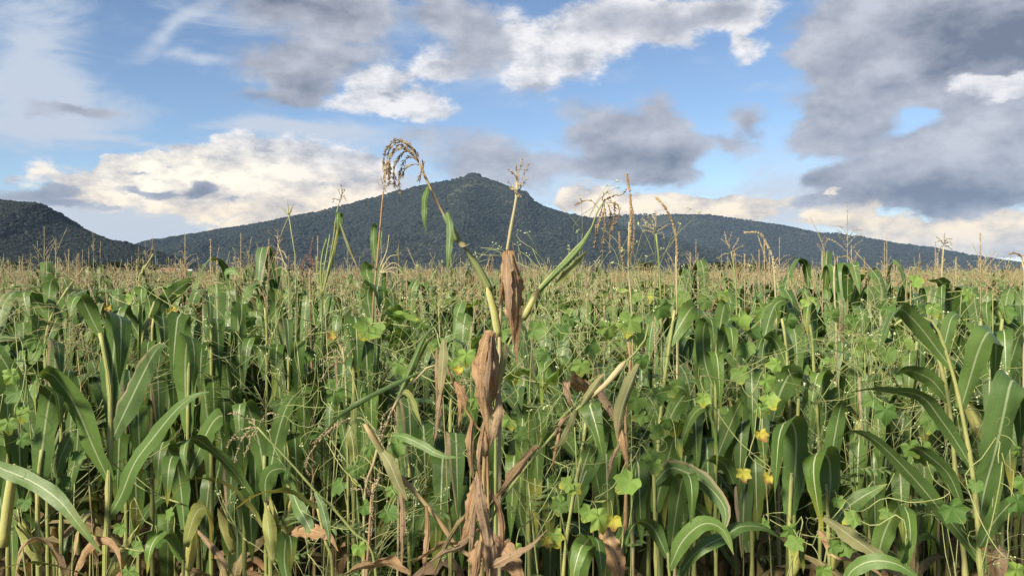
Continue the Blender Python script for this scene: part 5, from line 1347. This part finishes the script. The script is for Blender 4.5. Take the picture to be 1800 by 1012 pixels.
hero_vine('vine with pale green leaves hanging between the red brown stalk and the scroll leaf plant', [(1128, 630, 36, 2.2, V), (1120, 700, 56, 2.1, V), (1130, 730, 40, 2.1, V), (1158, 690, 44, 2.2, V), (1150, 760, 40, 2.2, P_), (1180, 680, 36, 2.3, V), (1140, 800, 44, 2.1, V), (1170, 740, 34, 2.25, P_)], 4)
hero_vine('vine with three withered yellow leaves left of the huge hanging leaf', [(1335, 762, 36, 2.15, Y_), (1306, 830, 38, 2.15, Y_), (1350, 838, 30, 2.15, Y_), (1236, 698, 36, 2.2, P_), (1346, 668, 44, 2.3, P_), (1350, 700, 44, 2.3, P_), (1334, 720, 36, 2.25, V), (1300, 654, 44, 2.4, V), (1366, 640, 36, 2.4, P_)], 5)
hero_vine('vine with a large star shaped leaf near the bottom at right', [(1592, 962, 66, 1.95, V), (1502, 910, 40, 2.0, V), (1560, 900, 30, 2.1, V), (1672, 892, 60, 1.98, V), (1620, 790, 56, 2.25, V), (1600, 784, 44, 2.2, V), (1640, 735, 52, 2.3, V), (1556, 720, 50, 2.3, V), (1536, 700, 38, 2.4, V)], 6)
hero_vine('vine with drooping leaves at the right edge below the largest flat leaf', [(1788, 880, 50, 1.95, V), (1790, 790, 30, 2.0, V), (1716, 850, 34, 2.0, V), (1786, 1000, 56, 1.85, P_), (1800, 845, 44, 2.0, V)], 7)
hero_vine('vine with small leaves around the foot of the pale ribbed leaf', [(1398, 950, 44, 2.1, V), (1388, 930, 40, 2.15, V), (1446, 1000, 40, 2.0, V), (1462, 960, 36, 2.1, V), (1498, 905, 34, 2.15, V), (1472, 878, 30, 2.2, V), (1340, 920, 30, 2.2, V), (1488, 960, 40, 2.1, V)], 8)
hero_vine('vine over the canopy top right of the hooked leaf', [(1606, 496, 34, 3.0, P_), (1700, 516, 36, 3.0, P_), (1640, 540, 36, 2.9, V), (1560, 540, 40, 2.9, V), (1500, 560, 40, 2.8, V), (1460, 548, 38, 2.8, V), (1420, 530, 34, 3.0, P_), (1520, 600, 44, 2.6, V), (1560, 620, 44, 2.6, V), (1590, 600, 36, 2.7, P_)], 9)
hero_vine('vine matted over the canopy between the scroll leaf and the hooked leaf', [(1200, 520, 40, 2.9, P_), (1240, 528, 36, 2.9, V), (1300, 560, 48, 2.7, P_), (1320, 580, 44, 2.7, V), (1340, 545, 40, 2.8, V), (1270, 515, 36, 3.0, P_), (1160, 540, 46, 2.8, V), (1386, 560, 36, 2.8, V), (1310, 610, 44, 2.6, V)], 10)
hero_vine('vine with grey green leaves at the left edge below the folded leaves', [(30, 690, 44, 2.2, V), (18, 655, 36, 2.3, P_), (60, 600, 40, 2.6, V), (72, 612, 44, 2.6, V), (40, 720, 50, 2.2, V), (14, 742, 40, 2.1, V), (22, 660, 34, 2.2, P_), (38, 770, 36, 2.2, V), (10, 620, 40, 2.5, V)], 11)
hero_vine('vine creeping low among the husks at left', [(212, 925, 34, 2.1, V), (276, 940, 44, 2.1, V), (236, 962, 36, 2.05, V), (226, 1004, 40, 2.0, V), (44, 880, 34, 2.1, V), (100, 880, 30, 2.15, V), (112, 842, 34, 2.2, V), (140, 798, 32, 2.2, V), (300, 900, 30, 2.15, V), (196, 830, 28, 2.2, V)], 12)
hero_vine('vine with yellow spotted leaves hung left of the upper dry leaf', [(820, 622, 44, 2.1, P_), (808, 648, 26, 2.08, Y_), (794, 640, 34, 2.15, P_), (770, 600, 30, 2.3, V), (700, 640, 40, 2.3, V), (716, 655, 30, 2.25, P_), (836, 700, 36, 2.1, V), (826, 720, 34, 2.1, V), (742, 566, 34, 2.5, V)], 13)
hero_vine('vine winding among the weeds left of the slanting brown stem', [(590, 690, 44, 2.1, V), (650, 785, 40, 2.05, V), (700, 780, 46, 2.0, V), (690, 860, 36, 2.0, V), (622, 820, 40, 2.1, V), (598, 850, 44, 2.1, V), (640, 890, 36, 2.0, V), (560, 760, 40, 2.2, V), (680, 900, 46, 1.95, V), (630, 960, 36, 2.0, P_)], 14)
hero_vine('vine with bright yellow leaves showing between the folded leaves at left', [(302, 545, 26, 3.0, Y_), (190, 540, 18, 3.1, Y_), (318, 510, 30, 3.2, V), (230, 520, 30, 3.1, V), (586, 590, 24, 2.8, Y_), (440, 560, 30, 3.0, V), (545, 620, 32, 2.8, V)], 15)

def vine_proto(seed, label):
    rg = random.Random(seed)
    t = thing('climbing_vine', label, 'vine', (0, 0, 0), 'lobed leaved vines climbing through the maize')
    mb = MB(); z = rg.uniform(1.25, 1.42); p = Vector((0, 0, z)); d = Vector((1, rg.uniform(-.4, .4), 0)).normalized()
    path = [Vector((0, 0, 0)), Vector((.04, .02, z * .5)), p.copy()]
    lv = []
    for i in range(15):
        d.rotate(Matrix.Rotation(rg.gauss(0, .55), 3, Vector((0, 0, 1))))
        p = p + d * .12 + Vector((0, 0, rg.gauss(0, .05) - .012)); path.append(p.copy())
        o = Vector((rg.gauss(0, .05), rg.gauss(0, .05), rg.uniform(.0, .06)))
        tube(mb, [p, p + o * .5 + Vector((0, 0, .01)), p + o], .0011, .0008, 3, 4)
        lv.append(p + o)
        if rg.random() < .7: tendril(mb, p, rg, rg.uniform(.12, .3))
    tube(mb, path, .0022, .0012, 4, 60)
    obj('stem', mb.mesh('stem', M['vine_stem']), t)
    for q in lv:
        m = rg.choice([V, V, V, V, P_, P_] if seed % 2 else [V, V, V, V, P_])
        a = rg.random() * 6.28
        tip = Vector((math.cos(a), math.sin(a), rg.uniform(-.9, -.2))); nr = Vector((rg.gauss(0, .4), rg.gauss(0, .4), 1))
        place_vine_leaf(t, rg.choice(VL[m]), q, tip, nr, rg.uniform(.04, .078) * (.55 if m == Y_ else 1))
    return t
def copy_thing(src, loc, rz, sc, label=None):
    r = src.copy(); COL.objects.link(r); r.location = loc; r.rotation_euler = (0, 0, rz); r.scale = (sc, sc, sc)
    if label: r['label'] = label
    for ch in src.children:
        c = ch.copy(); COL.objects.link(c); c.parent = r
        for g in ch.children:
            k = g.copy(); COL.objects.link(k); k.parent = c
    return r
rgv = random.Random(77)
vprotos = []
spots = []
for i in range(46):
    while True:
        y = rgv.uniform(3.1, 8.5); px = rgv.gauss(980, 420)
        if -50 < px < 1850 and not (60 < px < 520 and rgv.random() < .75): break
    spots.append(((px - 900) / F * y, y, rgv.random() * 6.28, rgv.uniform(.9, 1.12)))
for i, (x, y, rz, sc) in enumerate(spots):
    lab = 'vine of %s matted over the maize tops behind the front plants' % ('green and yellowing lobed leaves' if (i % 6) % 2 else 'plain green lobed leaves')
    if i < 6:
        t = vine_proto(500 + i, lab); vprotos.append(t); t.location = (x, y, 0); t.rotation_euler = (0, 0, rz); t.scale = (sc, sc, sc)
    else: copy_thing(vprotos[i % 6], (x, y, 0), rz, sc, lab)

# ------------------------------------------------------------------ wiry weeds with small greenish white flower heads
import bmesh
def ico():
    bm = bmesh.new(); bmesh.ops.create_icosphere(bm, subdivisions=1, radius=1)
    v = [tuple(q.co) for q in bm.verts]; f = [tuple(q.index for q in p.verts) for p in bm.faces]; bm.free()
    return v, f
ICO = ico()
def weed_meshes(seed, height=1.5, tips=46, spread=.20, hr=.0030, lean=0.0):
    rg = random.Random(seed); st = MB(); fl = MB(); lf = MB()
    def head(p, r):
        for k in range(rg.choice([2, 3, 3, 4])):
            o = Vector((rg.gauss(0, 1), rg.gauss(0, 1), rg.gauss(0, .7))) * r * 1.7
            q = p + o; s = r * rg.uniform(.7, 1.1)
            fl.add([(q.x + a * s, q.y + b * s, q.z + c * s * .8) for a, b, c in ICO[0]], ICO[1])
            tube(st, [p - Vector((0, 0, r * 2)), q], .0006, .0005, 3, 3)
    def leafy(p, d, L):
        for k in range(5):
            f = (k + 1) / 5; q = p + d * L * f
            for sd in (-1, 1):
                a = d.cross(Vector((0, 0, 1))) * sd + d * .7 + Vector((0, 0, rg.uniform(-.3, .2)))
                ribbon(lf, [q, q + a * L * .2, q + a * L * .36 + Vector((0, 0, -.006))], L * .12, d, 0, .2, .1, leafprof, 4, 2, k)
        tube(st, [p, p + d * L], .0009, .0005, 3, 3)
    def grow(p, d, L, lev, r):
        d = d.normalized()
        e = p + d * L + Vector((0, 0, L * .06))
        m = (p + e) * .5 + Vector((rg.gauss(0, 1), rg.gauss(0, 1), rg.gauss(0, .5))) * L * .10
        tube(st, [p, m, e], r, r * .75, 3, 5)
        if lev == 0 or L < .03:
            if rg.random() < .55: head(e, hr)
            return
        for k in range(rg.choice([2, 2, 3])):
            q = p.lerp(e, rg.uniform(.45, 1)) if k else e
            nd = d + Vector((rg.gauss(0, .62), rg.gauss(0, .62), rg.gauss(.12, .3)))
            grow(q, nd, L * rg.uniform(.55, .85), lev - 1, r * .75)
        if lev >= 2 and rg.random() < .8: leafy(m, Vector((rg.gauss(0, 1), rg.gauss(0, 1), .1)).normalized(), rg.uniform(.05, .1))
    h0 = height * .62
    base = [Vector((0, 0, 0)), Vector((rg.gauss(0, .03), rg.gauss(0, .03), h0 * .5)), Vector((lean, rg.gauss(0, .04), h0))]
    tube(st, base, .0042, .003, 5, 8)
    for k in range(2):
        p = base[1].lerp(base[2], rg.uniform(.2, 1))
        leafy(p, Vector((rg.gauss(0, 1), rg.gauss(0, 1), .3)).normalized(), .12)
    for k in range(5):
        p = base[1].lerp(base[2], .55 + .45 * k / 4)
        grow(p, Vector((rg.gauss(0, .55), rg.gauss(0, .55), 1)), height * rg.uniform(.14, .2), 3, .0022)
    top = max(q[2] for q in st.v); k = height * 1.03 / top
    for b_ in (st, fl, lf): b_.v = [(q[0], q[1], q[2] * k) for q in b_.v]
    return st.mesh('stem', M['weed_stem']), fl.mesh('flower_heads', M['flower'], smooth=True), lf.mesh('foliage', M['weed_leaf'])
def weed(seed, label, loc, rz=0, sc=1, **kw):
    t = thing('flowering_weed', label, 'weed', loc, 'wiry weeds with small pale flower heads', rz, sc)
    s, f, l = weed_meshes(seed, **kw)
    obj('stem', s, t); stuff(obj('flower_heads', f, t)); stuff(obj('foliage', l, t))
    return t
# weeds one can single out: (px of the head, top row, distance, label)
for i, (px, py, d, lab) in enumerate([
        (985, 400, 2.5, 'tall weed with green flower heads standing against the mountain left of the ragged tassel'), (945, 440, 2.4, 'branching weed just right of the upper dry leaf'),
        (576, 425, 2.8, 'yellow green weed against the long slope beside the ribbon leaf stem'), (1186, 470, 3.0, 'weed with pale heads between the sickle spike and the star tassel'),
        (1120, 318, 2.6, 'thin weed whose head peeps out beside the top of the tall upright spike'), (1370, 465, 3.0, 'weed right of the arched brown spike'),
        (1225, 486, 2.9, 'weed with clustered heads over the canopy, left of the star tassel'), (1735, 465, 2.8, 'weed with tangled branches near the right edge'), (1790, 440, 2.9, 'weed leaning into the right edge of the picture'),
        (150, 455, 3.3, 'tall weed on the left in front of the near hill'), (115, 470, 3.2, 'weed with yellow green heads left of the tall weed'), (334, 462, 3.4, 'thin weed in front of the white houses'),
        (20, 520, 2.6, 'bushy weed at the left edge of the picture'), (660, 500, 2.9, 'weed with many pale heads right of the dark folded leaf'), (725, 505, 2.9, 'weed in the open patch left of the arched stem'),
        (790, 510, 2.8, 'weed just left of the sheathed dying stem'), (620, 520, 2.9, 'weed beside the loose straw tassel'), (1440, 520, 2.7, 'weed under the hooked tassel'), (1540, 520, 2.7, 'weed left of the bowing stalk'),
        (520, 470, 2.9, 'weed beside the three pronged grass'), (640, 720, 2.5, 'low weed in front of the bent over pale tassel'), (560, 740, 2.2, 'low weed with pale heads right of the leaning tassel'), (1660, 690, 2.5, 'low weed with white heads beside the knuckled stalk')]):
    top = CAMZ - (py - HZ) / F * d
    h = top / 1.03
    weed(900 + i, lab, ((px - 900) / F * d, d, 0), rnd.random() * 6, 1, height=h)
wprotos = []; rgw = random.Random(15)
for i in range(26):
    while True:
        y = rgw.uniform(3.3, 8.0); px = rgw.gauss(950, 470)
        if -60 < px < 1860 and not (80 < px < 480 and rgw.random() < .6): break
    x = (px - 900) / F * y
    kind = i % 8
    lab = 'wiry %s weed scattered among the maize behind the front plants' % ('tall' if kind < 4 else 'short')
    sc = rgw.uniform(.93, 1.05)
    if i < 8: t = weed(700 + i, lab, (x, y, 0), 0, sc, height=1.55 if kind < 4 else 1.32); wprotos.append(t)
    else: copy_thing(wprotos[kind], (x, y, 0), rgw.random() * 6.28, sc, lab)

# ------------------------------------------------------------------ withered vine tangles and grasses
def tangle(label, px0, py0, px1, py1, d, n, seed, mat='vine_dry', r=.0011, down=.6):
    rg = random.Random(seed)
    c = at((px0 + px1) / 2, (py0 + py1) / 2, d); root = Vector((c.x, c.y + .05, 0))
    t = thing('withered_vine', label, 'vine', root, 'withered vines hanging in tangles')
    mb = MB()
    for i in range(int(n * .75)):
        p = at(rg.uniform(px0, px1), rg.uniform(py0, py0 + (py1 - py0) * .5), d + rg.uniform(-.12, .12))
        a = rg.random() * 6.28; dr = Vector((math.cos(a), math.sin(a) * .5, rg.uniform(-1, .6))); pts = [p]
        L = (py1 - py0) / F * d * rg.uniform(.35, .9)
        zt = p.z + .03
        for k in range(7):
            dr = (dr + Vector((rg.gauss(0, .5), rg.gauss(0, .4), rg.gauss(-.2 * down, .45)))).normalized()
            q = pts[-1] + dr * L / 6; q.z = min(q.z, zt + rg.uniform(-.03, .02)); pts.append(q)
        tube(mb, [q - root for q in pts], r * rg.uniform(.7, 1.3), r * .5, 3, 16)
    tube(mb, [(0, 0, 0), (.03, 0, c.z * .5), c - root], .003, .0015, 4, 8)
    obj('stem', mb.mesh('stem', M[mat]), t)
tangle('tan withered vine hanging in a mat between the folded leaves at left', 112, 540, 160, 690, 2.75, 70, 1)
tangle('pale yellow withered vine tangled left of the arched dying stem', 690, 480, 850, 575, 2.3, 60, 2, r=.0010, down=.2)
tangle('yellow green tangled vine at the left edge', -10, 500, 60, 610, 2.6, 60, 3, 'vine_stem', .0010, .1)
tangle('tangled straw vine right of the dying plant', 960, 480, 1100, 570, 2.6, 50, 4, r=.0010, down=.1)
tangle('tangled green vine stems over the canopy below the star tassel', 1180, 500, 1420, 570, 2.7, 60, 5, 'vine_stem', .0010, .0)
tangle('tangled vine stems under the bowing stalk at right', 1440, 520, 1600, 720, 2.5, 45, 6, 'vine_stem', .0011, .3)
tangle('wilted yellow vine among the weeds below the leaning tassel', 540, 640, 700, 900, 2.1, 30, 7, 'vine_stem', .0012, .4)
tangle('green vine stems crossing right of the dying plant', 900, 600, 1120, 900, 2.15, 24, 8, 'vine_stem', .0012, .4)
tangle('brown withered vine on the canopy above the hanging leaves at left', 330, 480, 430, 560, 3.0, 46, 9, r=.0011, down=.2)
tangle('tangled vine stems at the right edge over the canopy', 1690, 470, 1800, 560, 2.8, 46, 10, 'vine_stem', .0010, .1)
tangle('pale straw tangle over the canopy between the ragged tassel and the star tassel', 1060, 470, 1300, 540, 3.2, 80, 12, r=.0010, down=.1)
tangle('pale straw tangle over the canopy at left in front of the near hill', 40, 465, 330, 530, 3.6, 80, 13, r=.0010, down=.1)
tangle('pale straw tangle over the canopy left of the right edge', 1480, 470, 1720, 530, 3.4, 70, 14, r=.0010, down=.1)
tangle('straw coloured tangle above the loose straw tassel', 500, 480, 640, 570, 2.7, 50, 11, r=.0010, down=.2)
def grass(label, d, stems, mat='weed_stem', r=3):
    b = at(*stems[0][0], d); root = Vector((b.x, b.y, 0))
    t = thing('wild_grass', label, 'grass', root, 'wild grasses above the maize'); mb = MB()
    for i, s in enumerate(stems):
        P = [at(q[0], q[1], d) - root for q in s]
        if i == 0: P = [Vector((0, 0, 0)), P[0] * .6 + Vector((0, 0, 0))] + P
        tube(mb, P, r / F * d * .5, r * .5 / F * d * .5, 4, 14)
    obj('stem', mb.mesh('stem', M[mat]), t)
    mb = MB(); s = stems[0]; q0 = at(*s[0], d) - root
    for k in range(4):
        a = k * 1.7; o = Vector((math.cos(a), math.sin(a) * .6, 0))
        ribbon(mb, [q0 * .75, q0 * .9 + o * .05, q0 + o * .14, q0 * .98 + o * .24], .012, (o.y, -o.x, 0), .3, .4, .1, leafprof, 7, 2, k)
    obj('blade', mb.mesh('blade', M['weed_leaf']), t)
grass('thin three pronged grass standing against the long mountain slope', 2.9, [[(520, 490), (516, 440), (510, 400), (507, 376)], [(507, 377), (500, 370), (493, 363)], [(507, 377), (506, 364), (505, 352)], [(507, 377), (512, 366), (516, 357)]])
grass('arching grass plume left of the three pronged grass', 2.8, [[(508, 500), (506, 460), (500, 435), (488, 428)], [(506, 470), (494, 455), (480, 452)], [(507, 480), (495, 470), (482, 474)], [(505, 455), (498, 442), (490, 440)]], 'stalk_straw', 3)
grass('yellow green grass clump beside the purplish tassel', 2.9, [[(566, 520), (572, 470), (578, 430), (580, 412)], [(566, 520), (564, 470), (568, 440), (574, 420)], [(566, 520), (576, 480), (586, 440)], [(566, 520), (558, 480), (556, 450)]], 'stalk_green', 5)
grass('grass with a fanned wispy top at the foot of the red stem', 2.8, [[(660, 520), (668, 480), (674, 462)], [(668, 480), (690, 462), (706, 470)], [(668, 480), (694, 470), (712, 484)], [(668, 480), (690, 478), (704, 496)], [(668, 480), (684, 452), (700, 448)], [(668, 470), (680, 440), (684, 412)]], 'stalk_straw', 3)
grass('single curved grass blade in front of the near hill foot', 3.2, [[(244, 500), (248, 478), (258, 458), (270, 446)], [(250, 480), (252, 470), (256, 466)]], 'weed_stem', 4)

# ------------------------------------------------------------------ air
def build_haze():
    mb = MB(); x0, x1, y0, y1, z0, z1 = -9400, 9400, -3400, 12400, -14, 385
    mb.add([(x0, y0, z0), (x1, y0, z0), (x1, y1, z0), (x0, y1, z0), (x0, y0, z1), (x1, y0, z1), (x1, y1, z1), (x0, y1, z1)],
           [(0, 3, 2, 1), (4, 5, 6, 7), (0, 1, 5, 4), (1, 2, 6, 5), (2, 3, 7, 6), (3, 0, 4, 7)])
    m = bpy.data.materials.new('haze'); m.use_nodes = True
    g = NT(m.node_tree); g.n.clear()
    out = g.node('ShaderNodeOutputMaterial'); v = g.node('ShaderNodeVolumePrincipled')
    v.inputs['Color'].default_value = (.45, .66, 1.0, 1); v.inputs['Density'].default_value = HAZE
    v.inputs['Anisotropy'].default_value = 0.0
    g.l.new(v.outputs[0], out.inputs['Volume'])
    stuff(obj('haze', mb.mesh('haze', m, smooth=False)))
HAZE = 5e-5
build_haze()
